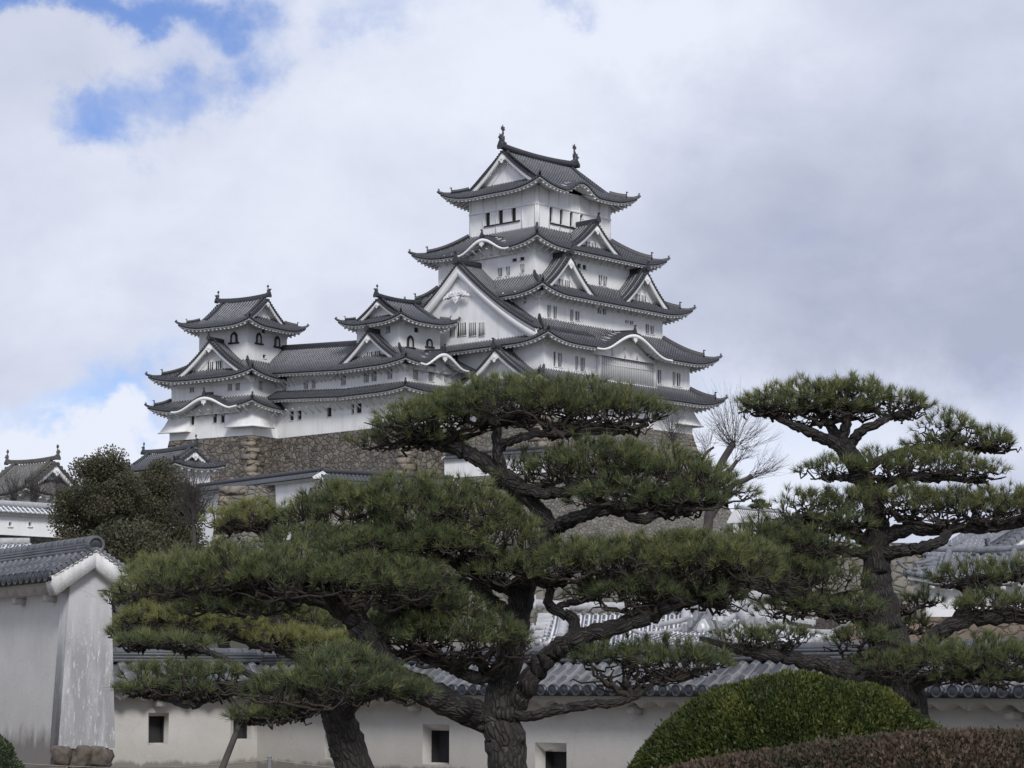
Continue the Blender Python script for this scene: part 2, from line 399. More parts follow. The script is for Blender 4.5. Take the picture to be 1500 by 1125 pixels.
def tiles(mb, S0, u, v, L, zf, dmax, J=7, w=None, h=.21, cap=True, off=None, mi=0, capmi=1, capr=.15):
    w = w or RW; n = max(1, int(round(L / w))); w = L / n; h = h * min(1, w / .46); capr = capr * min(1, w / .46)
    offs = np.array([0, .23, .30, .40, .5, .60, .70, .77, 1.0]); hh = np.array([0, 0, .55, .93, 1., .93, .55, 0, 0]) * h
    s = (np.arange(n)[:, None] + offs[None]) * w                    # n, K
    dm = np.maximum(dmax(np.clip(s, 1e-3, L - 1e-3)), 0)
    t = np.linspace(0, 1, J + 1)
    d = dm[..., None] * t                                           # n, K, J+1
    ss = np.broadcast_to(s[..., None], d.shape)
    z = zf(ss, d) + hh[None, :, None]
    P = S0 + ss[..., None] * u + d[..., None] * v; P = P.copy(); P[..., 2] += z
    du = np.broadcast_to((np.arange(n)[:, None, None] + offs[None, :, None]), d.shape)
    mb.grid(P, mi, np.stack([du, d * 1.15], -1))
    if cap:                                                          # round end tiles along the eave
        ang = np.arange(9) * 2 * np.pi / 8
        sc = (np.arange(n) + .5) * w; zc = zf(sc, np.zeros(n)) + .0
        r = np.array([.0, capr, capr])[:, None]; ax = np.array([-.07, -.07, .1])[:, None]
        sx = sc[:, None, None] + r * np.cos(ang); zz = zc[:, None, None] + .01 + r * np.sin(ang)
        dd = np.broadcast_to(ax, sx.shape[1:])[None] + 0 * sx
        P = S0 + sx[..., None] * u + dd[..., None] * v; P = P.copy(); P[..., 2] += zz
        mb.grid(P, capmi)
def under(mt, mw, S0, u, v, L, zf, hA, hB, ov, slope=.3, dark=1, rafters=True, step=.62, th=1.0):
    """tile edge, plaster fascia, soffit and rafter ends under an eave; mt tile mesh, mw plaster mesh"""
    n = max(4, int(L / .5)); t = np.linspace(0, 1, n + 1)
    def line(d, dz, base0=True):
        s = d * (1 if hA else 0) + t * (L - d * (1 if hA else 0) - d * (1 if hB else 0))
        P = S0 + s[:, None] * u + d * v; P = P.copy(); P[:, 2] += np.minimum(zf(s, np.zeros_like(s)) + dz, zf(s, np.zeros_like(s) + d) - (.2 if d > .35 else -.05)); return P
    mt.grid(np.stack([line(0, .01), line(0, -.14 * th), line(.12, -.14 * th)]), dark)
    mw.grid(np.stack([line(.10, -.13 * th), line(.10, -.27 * th), line(.26, -.27 * th)]), 0)
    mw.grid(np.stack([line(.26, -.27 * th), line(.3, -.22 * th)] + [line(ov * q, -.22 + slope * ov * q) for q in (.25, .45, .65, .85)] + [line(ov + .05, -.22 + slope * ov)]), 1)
    if rafters:
        k = int(L / step)
        for i in range(k):
            s = (i + .5) * L / k
            lim = ov
            if hA: lim = min(lim, s - .25)
            if hB: lim = min(lim, L - s - .25)
            if lim < .5: continue
            z0 = float(zf(np.array([s]), np.array([0.]))[0])
            P0 = S0 + s * u + .20 * v + (z0 - .40 * th) * UP; P1 = S0 + s * u + lim * v + (z0 - .36 + slope * lim) * UP
            a, b = u * .105, UP * .10
            mw.hexa([P0 - a - b, P0 + a - b, P0 + a + b, P0 - a + b, P1 - a - b, P1 + a - b, P1 + a + b, P1 - a + b], 0)
RIDGE = [(-.20, -.25), (-.20, .16), (-.13, .30), (0, .36), (.13, .30), (.20, .16), (.20, -.25)]
def ridge(mb, path, k=1.0, mi=0): mb.sweep(path, np.array(RIDGE) * k, None, mi)
def demon_tile(mb, P, d, k=1.0, mi=0):      # the end tile of a ridge, with its upright horn
    d = np.asarray(d, float); d = d / np.linalg.norm(d); sd = np.cross(d, UP)
    o = [(-.42, -.3), (-.46, .1), (-.30, .38), (-.2, .62), (-.09, .75), (-.07, 1.25), (.07, 1.25), (.09, .75), (.2, .62), (.30, .38), (.46, .1), (.42, -.3)]
    mb.prism(np.array(o) * k, np.asarray(P) - d * .1, sd, UP, d, .28 * k, mi)
    mb.tube([P + UP * 1.05 * k, P + UP * 1.15 * k + d * .35 * k], [.11 * k, .12 * k], 8, mi)
def prof_of(rise, D, c=.35): return lambda d: rise * ((1 - c) * np.clip(d / D, 0, 1) + c * np.clip(d / D, 0, 1) ** 2)

def skirt(th, B, outer, inner, zE, zT, lift=.8, ov=None, karas={}, c=.35, name='roof', sides='SWNE', rise_hip=.0, hipk=.9, finial=True, J=7):
    """a lean-to roof round a storey, hipped at its corners"""
    mt, mw, mr = MB(), MB(), MB(); hips = []
    o, i = outer, inner
    dep = {'W': i[0] - o[0], 'E': o[1] - i[1], 'S': i[2] - o[2], 'N': o[3] - i[3]}
    rise = zT - zE
    ends = {'S': ('W', 'E'), 'N': ('W', 'E'), 'W': ('S', 'N'), 'E': ('S', 'N')}
    zfs = {}
    for sd in sides:
        S0, u, v, L = B.side(o, sd); D = dep[sd]; eA, eB = ends[sd]; hA, hB = dep[eA], dep[eB]
        hAf, hBf = eA in sides, eB in sides
        pr = prof_of(rise, D, c)
        zf = lambda s, d, pr=pr, L=L, D=D, a=hAf, b=hBf, k=karas.get(sd, ()): zfun(s, d, zE, pr, L, D, a, b, lift, 5.5, k)
        dm = lambda s, D=D, hA=hA, hB=hB, a=hAf, b=hBf, L=L: np.minimum(np.minimum(D * (s / hA if a else 1), D * ((L - s) / hB if b else 1)), D)
        tiles(mt, S0, u, v, L, zf, dm, J=J)
        under(mt, mw, S0, u, v, L, zf, hAf, hBf, min(ov or D, D))
        zfs[sd] = zf
    for (sa, sb, pc, qc, pi, qi) in (('W', 'S', o[0], o[2], i[0], i[2]), ('E', 'S', o[1], o[2], i[1], i[2]), ('W', 'N', o[0], o[3], i[0], i[3]), ('E', 'N', o[1], o[3], i[1], i[3])):
        if sa not in sides or sb not in sides: continue
        t = np.linspace(0, 1, 12); P = B.P(pc + t * (pi - pc), qc + t * (qi - qc), 0 * t)
        D = dep[sa]; e = t * dep[sb]
        P[:, 2] += zfs[sa](e, t * D) + .10
        out = P[0] - P[1]; out[2] = 0; out /= np.linalg.norm(out)
        P2 = np.vstack([P[0] + out * .35 + UP * .32, P[0] + out * .12 + UP * .12, P[1:]])
        ridge(mr, P2, .62 * hipk); 
        k = 3
        ridge(mr, P[k:] + UP * .28, .8 * hipk)
        if finial:
            demon_tile(mr, P[k] + UP * .25, out, .62 * hipk); demon_tile(mr, P[0] + UP * .12 + out * .2, out, .42 * hipk)
        hips.append(mr); mr = MB()
    rf = mt.build(name, [M['ctile'], M['cap']], th)
    mw.build('eave', [M['whitetrim'], M['soffit']], rf)
    for m_ in hips: m_.build('hip_ridge', [M['cridge']], rf)
    for sd, ks in karas.items():
        for (sc, w, H) in ks: kara_front(rf, B, o, sd, zfs[sd], sc, w, H, dep[sd])
    return rf
def kara_front(rf, B, o, sd, zf, sc, w, H, D):
    S0, u, v, L = B.side(o, sd)
    mb = MB(); s = np.linspace(sc - w * 1.12, sc + w * 1.12, 41)
    def ln(d, dz):
        P = S0 + s[:, None] * u + d * v; P = P.copy(); P[:, 2] += zf(s, np.zeros_like(s)) + dz; return P
    th = .22 + .18 * kara((s - sc) / (w * 1.1)) * min(1, H / 1.6)
    mb.grid(np.stack([ln(-.02, -.12), ln(-.14, -.12), ln(-.14, -.12 - th), ln(.2, -.12 - th), ln(.2, -.12)]), 0)
    k = min(1., w / 3.5)
    pend = np.array([(-.95, .15), (-.75, -.12), (-.45, -.1), (-.3, -.42), (-.12, -.5), (0, -.72), (.12, -.5), (.3, -.42), (.45, -.1), (.75, -.12), (.95, .15)]) * k
    zc = float(zf(np.array([sc]), np.array([0.]))[0]) - .12 - th.max()
    mb.prism(pend, S0 + sc * u - .12 * v + (zc + .05) * UP, u, UP, v, .2, 0)
    mb.build('curved_bargeboard', [M['whitetrim']], rf)
    mp = MB(); s = np.linspace(sc - w * .93, sc + w * .93, 31)     # the wall that closes the arch
    dd = min(D * .7, 1.6)
    z = zf(s, np.zeros_like(s)) - .3
    top = S0 + s[:, None] * u + dd * v; top = top.copy(); bot = top.copy(); top[:, 2] += z; bot[:, 2] += z.min() - .3
    mp.grid(np.stack([top, bot]), 0)
    for x in (-.45, 0, .45): mp.box(S0 + (sc + x * w * .8) * u + (dd - .06) * v + (z.min() + .45) * UP, u, v, UP, .10, .06, .6, 0)
    mp.build('arch_panel', [M['soffit']], rf)
    mr = MB(); t = np.linspace(0, 1, 8); zt = float(zf(np.array([sc]), np.array([0.]))[0])
    back = min(D, D * .75)
    P = S0 + sc * u + (t[:, None] * back - .05) * v; P = P.copy(); P[:, 2] += zt + .14 + t * .25
    ridge(mr, P, .8); demon_tile(mr, P[0] + UP * .1, -v, .6)
    mr.build('arch_ridge', [M['cridge']], rf)

def gable_front(par, F, u, n, w, h, zb, c, ornate=False, panel_back=.9, bw=None, win=None, beads=True, wide=False):
    """barge boards, pendant and wall of a gable; F point under the apex in the plane of the boards, u along the face, n towards the viewer; returns z(d)"""
    Z = lambda x: zb + h * ((1 - c) * (1 - np.abs(x) / w) + c * (1 - np.abs(x) / w) ** 2)
    bw = bw or max(.38, .105 * w)
    mb = MB(); F = np.asarray(F, float)
    x = np.linspace(0, w * 1.0, 16)
    for sg in (-1, 1):
        def ln(off, dz, x=x, sg=sg):
            P = F + (sg * x)[:, None] * u + off * n; P = P.copy(); P[:, 2] = Z(x) + dz; return P
        b = bw * (1 + .18 * (x / w) ** 2)
        mb.grid(np.stack([ln(0, -.14), ln(.16, -.14), ln(.16, -.14 - b), ln(-.1, -.14 - b), ln(-.1, -.2), ln(-panel_back - .05, -.2)]), 0)
        mb.grid(np.stack([ln(.2, -.14), ln(.2, -.14 - b * .28), ln(.1, -.14 - b * .28)]), 0)
        mb.build('barge_board', [M['whitetrim']], par); mb = MB()
    pn = MB()
    k = bw * 1.15
    if ornate:
        half = [(0, .4), (.5, .5), (1.0, .25), (1.35, .35), (1.75, 0.), (2.2, .05), (2.5, -.35), (3.0, -.5), (3.3, -1.0), (3.0, -1.1), (2.75, -.9), (2.35, -1.15), (2.1, -.85), (1.7, -.95), (1.5, -.6), (1.1, -.75), (.95, -1.15), (.7, -1.2), (.62, -1.6), (.3, -1.75), (0, -2.15)]
        half = np.array(half) * .64
        pl = np.vstack([half, half[::-1][1:-1] * [-1, 1]])
        pn.prism(pl, F + n * .18 + (Z(0.) - bw * 1.5 - 1.55) * UP, u, UP, n, .22, 0)
        for cx, cz, r in ((0, -.25, .3), (.95, -.12, .24), (-.95, -.12, .24), (0, -.72, .2), (.5, -.05, .15), (-.5, -.05, .15), (1.4, -.42, .15), (-1.4, -.42, .15)):
            a = np.linspace(0, 2 * np.pi, 13)[:-1]
            pn.prism(np.stack([r * np.cos(a), r * np.sin(a)], 1), F + u * cx + n * .38 + (Z(0.) - bw * 1.5 - 1.55 + cz) * UP, u, UP, n, .10, 0)
    else:
        half = np.array([(0, .35), (.35, .2), (.62, -.05), (.78, -.35), (.62, -.62), (.38, -.6), (.28, -.9), (0, -1.15)]) * k
        pl = np.vstack([half, half[::-1][1:-1] * [-1, 1]])
        pn.prism(pl, F + n * .16 + (Z(0.) - .14 - bw * 1.1) * UP, u, UP, n, .16, 0)
        a = np.linspace(0, 2 * np.pi, 11)[:-1]
        pn.prism(np.stack([.25 * k * np.cos(a), .25 * k * np.sin(a)], 1), F + n * .3 + (Z(0.) - .14 - bw * 1.1 - .2 * k) * UP, u, UP, n, .1, 0)
    pn.build('gable_pendant', [M['whitetrim']], par)
    wl = MB(); x = np.linspace(-w * .97, w * .97, 25)
    top = F + x[:, None] * u - panel_back * n; top = top.copy(); bot = top.copy(); top[:, 2] = Z(x) - .05; bot[:, 2] = zb - .8
    wl.grid(np.stack([top, bot]), 0)
    s2 = .62                                                   # inner moulding parallel to the boards
    x2 = np.linspace(0, w * s2, 8)
    for sg in (() if ornate else (-1, 1)):
        def l2(off, dz, sg=sg): P = F + (sg * x2)[:, None] * u + (off - panel_back) * n; P = P.copy(); P[:, 2] = Z(x2 / s2 * w) * 0 + zb + (Z(x2) - zb) * 1.0 - bw * 2.1 + dz; return P
        wl.grid(np.stack([l2(.0, 0), l2(.12, 0), l2(.12, -.22), l2(0, -.22)]), 0)
    wl.build('gable_wall', [M['white']], par)
    if win:
        for (x0, x1, z0, z1, nb) in win: window(par, F + u * x0 - (panel_back - .05) * n, u, n, x1 - x0, zb + z0, zb + z1, nb, 'bars', proud=True)
    if beads:
        for sg in (-1, 1):
            mt = MB(); L = w; m = int(L * 1.3 / .36)
            for i in range(m):
                xx = L * (i + .4) / m; P = F + sg * xx * u + n * .32; P = v3(P, Z(xx) - .02)
                mt.tube([P, P - n * .5], [.16, .16], 7, 0)
            xx = np.linspace(0, w, 12); P = F + (sg * xx)[:, None] * u + n * .08; P = P.copy(); P[:, 2] = Z(xx) - .06
            mt.sweep(P, [(-.2, -.10), (-.2, .08), (.2, .08), (.2, -.10)], side=n, mi=0)
            P = F + (sg * xx)[:, None] * u - n * .55; P = P.copy(); P[:, 2] = Z(xx) + .1
            mt.sweep(P[:-1], np.array(RIDGE) * .7, side=n, mi=0)
            mt.build('verge_tile', [M['cridge']], par)
    return Z
def dormer(th, B, outer, sd, sc, d0, w, h, zb, length, c=.35, ornate=False, win=None, name='gable', over=.55, bw=None, panel_back=.9, rk=.9, apx=None):
    """a triangular gable standing on a roof: sc along the eave, d0 back from the eave"""
    S0, u, v, L = B.side(outer, sd); n = -v
    if apx: sc = on_plane(apx[0], apx[1], S0 + d0 * v, u)[0]
    F0 = S0 + sc * u + d0 * v
    mt = MB(); pr = prof_of(h, w, c)
    zf = lambda s, d: zb + pr(d)
    A1 = F0 + w * u + n * over * .3; A2 = F0 - w * u + n * over * .3
    tiles(mt, A1, v, -u, length, zf, lambda s: 0 * s + w, J=10, cap=False)
    tiles(mt, A2, v, u, length, zf, lambda s: 0 * s + w, J=10, cap=False)
    g = mt.build(name, [M['ctile'], M['cap']], th)
    gable_front(g, F0, u, n, w, h, zb, c, ornate, panel_back, bw, win)
    mr = MB(); t = np.linspace(0, 1, 8); P = F0 + n * .4 + t[:, None] * (length + .3) * v; P = P.copy(); P[:, 2] = zb + h + .22
    ridge(mr, P, rk * 1.15); demon_tile(mr, P[0] + UP * .1, n, rk * .85)
    mr.build('gable_ridge', [M['cridge']], g)
    return g
def irimoya(th, B, outer, ends, g, zE, rise, lift=.7, ov=2.2, karas={}, c=.3, fish=True, fk=1.0, name='roof', win=None, rk=1.0, c_g=.3, bw=None, E_=5.5):
    """hip-and-gable roof; ends = 'WE' or 'SN' (gabled sides); g = inset of the gable planes"""
    o = outer; mt, mw, mr = MB(), MB(), MB(); hips = []
    half = (o[3] - o[2]) / 2 if ends == 'WE' else (o[1] - o[0]) / 2
    pr = prof_of(rise, half, c)
    zfs = {}
    for sd in 'SWNE':
        S0, u, v, L = B.side(o, sd)
        gab = sd in ends
        D = g + .9 if gab else half
        zf = lambda s, d, L=L, k=karas.get(sd, ()): zfun(s, d, zE, pr, L, half * .8, True, True, lift, E_, k)
        if gab: dm = lambda s, L=L, D=D: np.minimum(np.minimum(s, L - s), D)
        else: dm = lambda s, L=L: np.where((s < g) | (s > L - g), np.minimum(s, L - s), half)
        zfs[sd] = zf
        tiles(mt, S0, u, v, L, zf, dm, J=10)
        under(mt, mw, S0, u, v, L, zf, True, True, ov)
    for (sa, pc, qc, sp, sq) in (('W', o[0], o[2], 1, 1), ('E', o[1], o[2], -1, 1), ('W', o[0], o[3], 1, -1), ('E', o[1], o[3], -1, -1)):
        t = np.linspace(0, g, 9); P = B.P(pc + t * sp, qc + t * sq, 0 * t); P[:, 2] += zfs[sa](t, t) + .10
        out = P[0] - P[1]; out[2] = 0; out /= np.linalg.norm(out)
        P2 = np.vstack([P[0] + out * .35 + UP * .32, P[0] + out * .1 + UP * .1, P[1:]])
        ridge(mr, P2, .62 * rk); ridge(mr, P[3:] + UP * .25, .72 * rk)
        demon_tile(mr, P[3] + UP * .2, out, .5 * rk); demon_tile(mr, P[0] + UP * .12 + out * .2, out, .4 * rk); hips.append(mr); mr = MB()
    rf = mt.build(name, [M['ctile'], M['cap']], th)
    mw.build('eave', [M['whitetrim'], M['soffit']], rf)
    for m_ in hips: m_.build('hip_ridge', [M['cridge']], rf)
    pc, qc = (o[0] + o[1]) / 2, (o[2] + o[3]) / 2; zg = zE + float(pr(np.array(g)))
    # the gable triangle follows the same curve as the slopes
    hg = zE + rise - zg; wg = half - g
    r0 = pr(np.array(g)); k1 = float(rise - r0)
    for e in ends:
        if ends == 'WE': F0 = B.P(o[0] + g if e == 'W' else o[1] - g, qc, 0.); u = B.b; n = -B.a if e == 'W' else B.a
        else: F0 = B.P(pc, o[2] + g if e == 'S' else o[3] - g, 0.); u = B.a; n = -B.b if e == 'S' else B.b
        tt = g / half; cc = c * (1 - tt) / (1 - c + c * (1 + tt)) if False else None
        # curve on [g, half] written as (1-c')t + c't^2
        s0 = (1 - c) + 2 * c * tt; s1 = (1 - c) + 2 * c; cp = (s1 - s0) / (s1 + s0)
        gable_front(rf, F0, u, n, wg, k1, zg, cp, False, .8, bw, win)
    # main ridge
    top = zE + rise
    if ends == 'WE': a0, a1 = B.P(o[0] + g - .5, qc, top + .25), B.P(o[1] - g + .5, qc, top + .25)
    else: a0, a1 = B.P(pc, o[2] + g - .5, top + .25), B.P(pc, o[3] - g + .5, top + .25)
    t = np.linspace(0, 1, 15)[:, None]; P = a0 * (1 - t) + a1 * t; P[:, 2] += .35 * (2 * t[:, 0] - 1) ** 2 * rk
    m2 = MB(); ridge(m2, P, 1.25 * rk)
    m2.build('main_ridge', [M['cridge']], rf)
    d = (a1 - a0) / np.linalg.norm(a1 - a0)
    for q, dd in ((P[0], -d), (P[-1], d)): m3 = MB(); demon_tile(m3, q - UP * .1, dd, .95 * rk); m3.build('end_tile', [M['cridge']], rf)
    if fish:
        for q, dd in ((P[0], d), (P[-1], -d))[:(1 if fish == 'one' else 2)]: fish_tile(rf, q + dd * .35 * rk + UP * .3 * rk, dd, fk)
    return rf, zfs
def fish_tile(par, P, d, k):            # the fish with a raised tail at each end of a main ridge
    mb = MB(); d = np.asarray(d, float); sd = np.cross(d, UP)
    pts = [(0.15, 0), (-.02, .35), (-.12, .75), (-.02, 1.15), (.14, 1.5), (.10, 1.85)]; rad = [.30, .33, .27, .2, .13, .07]
    path = np.array([P + d * x * k + UP * z * k for x, z in pts]); mb.tube(path, np.array(rad) * k, 8)
    tail = np.array([(-.05, -.2), (-.42, .12), (-.30, .2), (-.38, .42), (-.16, .36), (-.02, .72), (.1, .36), (.34, .5), (.28, .22), (.42, .1), (.08, -.2)]) * k
    mb.prism(tail, P + d * .10 * k + UP * 1.85 * k - sd * .04, d, UP, sd, .08)
    fin = np.array([(0, -.2), (-.42, .05), (-.26, .15), (-.5, .42), (-.24, .42), (-.36, .75), (0, .5)]) * k
    mb.prism(fin, P - d * .2 * k + UP * .55 * k - sd * .04, d, UP, sd, .08)
    fin2 = np.array([(0, -.2), (.34, .1), (.2, .22), (.32, .5), (0, .35)]) * k
    mb.prism(fin2, P + d * .18 * k + UP * .6 * k - sd * .04, d, UP, sd, .08)
    mb.box(P + d * .15 * k, d, sd, UP, .42 * k, .26 * k, .22 * k)
    mb.build('fish_ornament', [M['cridge']], par, smooth=False)

# ---- walls with real openings
def window(par, A, u, n, W, z0, z1, nb=3, kind='bars', proud=False, depth=.22):
    """A: left end of the opening on the wall face (plan); a pane behind plaster bars"""
    A = np.asarray(A, float); base = v3(A, 0)
    mb = MB()
    if proud:
        for (a, b, c, d) in ((-.05, W + .05, z1, z1 + .05), (-.05, W + .05, z0 - .05, z0), (-.05, 0, z0, z1), (W, W + .05, z0, z1)):
            mb.box(base + u * (a + b) / 2 + UP * (c + d) / 2 + n * .04, u, n, UP, (b - a) / 2, .03, (d - c) / 2)
        mb.box(base + u * W / 2 + UP * (z0 + z1) / 2 - n * .0, u, n, UP, W / 2, .01, (z1 - z0) / 2, 1)
        f = mb.build('window', [M['white'], M['dark']], par); off = .03
    else:
        mb.box(base + u * W / 2 + UP * (z0 + z1) / 2 - n * (depth + .01), u, n, UP, W / 2 + .02, .02, (z1 - z0) / 2 + .02, 0)
        mb.box(base + u * W / 2 + UP * (z0 - .04) + n * .03, u, n, UP, W / 2 + .09, .05, .035, 1)
        f = mb.build('window', [M['dark'] if kind in ('dark', 'bars', 'slats', 'shutter') else M['paneback'], M['whitetrim']], par); off = -.06
    if kind == 'bars' and nb:
        m2 = MB(); nb = min(nb, 2) if W < .75 else nb; bw = W / (2 * nb + 1) * .36
        for i in range(nb): m2.box(base + u * W * (i + 1) / (nb + 1) + UP * (z0 + z1) / 2 + n * off, u, n, UP, bw, .05, (z1 - z0) / 2)
        m2.build('lattice_bars', [M['bars']], f)
    elif kind == 'half':
        m2 = MB(); m2.box(base + u * W * .68 + UP * (z0 + z1) / 2 + n * -.12, u, n, UP, W * .32, .03, (z1 - z0) / 2 - .01)
        m2.box(base + u * W * .18 + UP * (z0 + z1) / 2 + n * off, u, n, UP, W * .05, .04, (z1 - z0) / 2)
        m2.build('shutter', [M['bars']], f)
    return f
def wallface(mb, A, u, n, L, z0, z1, holes=(), depth=.22, mi=0):
    """vertical wall from A along u, openings cut out (s0, s1, za, zb) with reveals"""
    A = v3(A, 0)
    xs = sorted({0., float(L)} | {float(h[i]) for h in holes for i in (0, 1)}); zs = sorted({float(z0), float(z1)} | {float(h[i]) for h in holes for i in (2, 3)})
    for i in range(len(xs) - 1):
        for j in range(len(zs) - 1):
            cx, cz = (xs[i] + xs[i + 1]) / 2, (zs[j] + zs[j + 1]) / 2
            if any(h[0] < cx < h[1] and h[2] < cz < h[3] for h in holes): continue
            mb.add([A + u * xs[i] + UP * zs[j], A + u * xs[i + 1] + UP * zs[j], A + u * xs[i + 1] + UP * zs[j + 1], A + u * xs[i] + UP * zs[j + 1]], [[0, 1, 2, 3]], mi)
    for s0, s1, a, b in [h[:4] for h in holes]:
        c = [A + u * s0 + UP * a, A + u * s1 + UP * a, A + u * s1 + UP * b, A + u * s0 + UP * b]; k = [x - n * depth for x in c]
        mb.add(c + k, [[0, 1, 5, 4], [1, 2, 6, 5], [2, 3, 7, 6], [3, 0, 4, 7]], mi)
def storey(th, B, rect, z0, z1, wins={}, name='wall'):
    """four walls of one storey; wins[side] = list of (x0, y0, x1, y1, bars, kind) boxes measured on the photograph, put on the wall's real plane"""
    mb = MB(); todo = []
    for sd in 'SWNE':
        S0, u, v, L = B.side(rect, sd); hs = []
        for w in wins.get(sd, ()):
            x0, y0, x1, y1, nb, kind = w
            if sd == 'W': x0, x1 = x1, x0
            s0, _ = on_plane(x0, (y0 + y1) / 2, S0, u); s1, _ = on_plane(x1, (y0 + y1) / 2, S0, u)
            _, a = on_plane((x0 + x1) / 2, y1, S0, u); _, b = on_plane((x0 + x1) / 2, y0, S0, u)
            s0, s1 = max(s0, .05), min(s1, L - .05); a = max(a, z0 + .02); b = min(b, z1 - .02)
            if s1 - s0 < .1 or b - a < .1: print('window off wall', sd, w, s0, s1, a, b); continue
            hs.append((s0, s1, a, b)); todo.append((S0 + u * s0, u, -v, s1 - s0, a, b, nb, kind))
        wallface(mb, S0, u, -v, L, z0, z1, hs)
    o = mb.build(name, [M['white']], th)
    for A, u, n, W, a, b, nb, kind in todo: window(th, A, u, n, W, a, b, nb, kind)
    return o
def rectpx(B, N, wa, wb):
    p, q = B.loc(N[0], N[1]); return (p, p + wa, q, q + wb)
def nearpt(px, py, Y): x = at(px, py, Y); return x[:2]
def braces(par, B, rect, sd, z, ov, n, lo=.9, s0=None, s1=None):   # slanting struts that carry an eave
    S0, u, v, L = B.side(rect, sd); mb = MB(); s0 = .3 if s0 is None else s0; s1 = L - .3 if s1 is None else s1
    for i in range(n):
        s = s0 + (s1 - s0) * i / (n - 1); P0 = S0 + u * s + UP * (z - lo) + v * .05; P1 = S0 + u * s - v * ov + UP * z
        mb.tube([P0, P1], [.10, .10], 4)
    mb.build('eave_strut', [M['soffit']], par)
def chute(par, B, rect, sd, s0, s1, zt, zb, out, wrap=0):       # a stone-drop box that flares from the wall
    S0, u, v, L = B.side(rect, sd); n = -v; mb = MB()
    t = np.linspace(0, 1, 7); z = zt + (zb - zt) * t; d = out * t ** 1.5 + .03
    a = np.stack([S0 + u * s0 + n * dd + UP * zz for dd, zz in zip(d, z)]); b = np.stack([S0 + u * s1 + n * dd + UP * zz for dd, zz in zip(d, z)])
    a0 = np.stack([S0 + u * s0 - n * .1 + UP * zz for zz in z]); b0 = np.stack([S0 + u * s1 - n * .1 + UP * zz for zz in z])
    if wrap == -1: a = a - u * (d[:, None])
    if wrap == 1: b = b + u * (d[:, None])
    mb.grid(np.stack([a0, a, b, b0]), 0)
    mb.add([a[-1], b[-1], b0[-1], a0[-1]], [[0, 1, 2, 3]], 0)
    mb.box((a[-1] + b[-1]) / 2 + n * .03, u, n, UP, np.linalg.norm(b[-1] - a[-1]) / 2 + .05, .07, .09, 0)
    mb.build('stone_drop', [M['white']], par)
def rampart(name, B, rect, zt, zb, batter, label, mat='stone_c', power=1.5, cat='stone rampart', group=None, quoin=True, sides='SWNE', capmat=None, qmat='stone_q', n=10):
    """a stone base whose battered faces curve outwards towards the ground"""
    th = thing(name, tuple(B.P((rect[0] + rect[1]) / 2, (rect[2] + rect[3]) / 2, zb)), label, cat, group)
    mb = MB(); t = np.linspace(0, 1, n + 1); o = batter * (.35 * t + .65 * t ** power); z = zt + (zb - zt) * t
    p0, p1, q0, q1 = rect
    c = [B.P(p0 - o, q0 - o, z), B.P(p1 + o, q0 - o, z), B.P(p1 + o, q1 + o, z), B.P(p0 - o, q1 + o, z)]
    for i in range(4): mb.grid(np.stack([c[i], c[(i + 1) % 4]]), 0)
    mb.add([k[0] for k in c], [[0, 1, 2, 3]], 0)
    mb.build('stone_face', [M[mat]], th)
    if quoin:
        H = zt - zb; m = max(3, int(H / .75))
        for ci, (sp, sq) in enumerate(((-1, -1), (1, -1), (1, 1), (-1, 1))):
            mq = MB()
            for i in range(m):
                ta, tb = i / m, (i + 1) / m
                la, lb = (1.9, 1.0) if (i + ci) % 2 == 0 else (1.0, 1.9)
                la *= rng.uniform(.85, 1.2); lb *= rng.uniform(.85, 1.2)
                oa, ob = (batter * (.35 * x + .65 * x ** power) + .03 for x in (ta, tb)); za, zb_ = zt + (zb - zt) * ta - .02, zt + (zb - zt) * tb + .02
                pc, qc = (p0 if sp < 0 else p1), (q0 if sq < 0 else q1)
                def blk(o_, zz): return [B.P(pc + sp * o_, qc + sq * o_, zz), B.P(pc + sp * (o_ - la), qc + sq * o_, zz), B.P(pc + sp * (o_ - la), qc + sq * (o_ - lb), zz), B.P(pc + sp * o_, qc + sq * (o_ - lb), zz)]
                mq.hexa(blk(ob, zb_) + blk(oa, za), 0)
            mq.build('corner_masonry', [M[qmat]], th)
    return th

# ------------------------------------------------------------------ the main keep
K = Bld(nearpt(796.7, 541, 257.66), 47.8)
def rp(px, py, Y, wa, wb, B=K): return rectpx(B, nearpt(px, py, Y), wa, wb)
W5 = rp(786.7, 305, 266.19, 13.7, 11.1); W4 = rp(782.7, 372, 262.1, 20.6, 15.6); W3 = rp(790, 445, 260.38, 22.9, 17.6); W2 = rp(796.7, 520, 257.66, 27.1, 21.2)
W1 = rp(793, 560, 257.3, 28.0, 21.8)
E5 = rp(791, 275, 262.8, 18.2, 16.3); E4 = rp(787, 350, 259.2, 24.2, 20.5); E3 = rp(795, 425, 257.3, 28.1, 22.0); E2 = rp(803, 490, 254.6, 32.0, 26.0); E1 = rp(790, 545, 252.93, 34.5, 27.8)
keep = thing('castle_keep', v3(K.P((W2[0] + W2[1]) / 2, (W2[2] + W2[3]) / 2, 0.), 31.5), 'tall white five-tiered castle keep with dark tiled roofs on a stone base', 'castle keep')
def px_side(B, rect, sd, px, py):      # distance along an eave of a side from a pixel
    S0, u, v, L = B.side(rect, sd); return on_plane(px, py, S0, u)
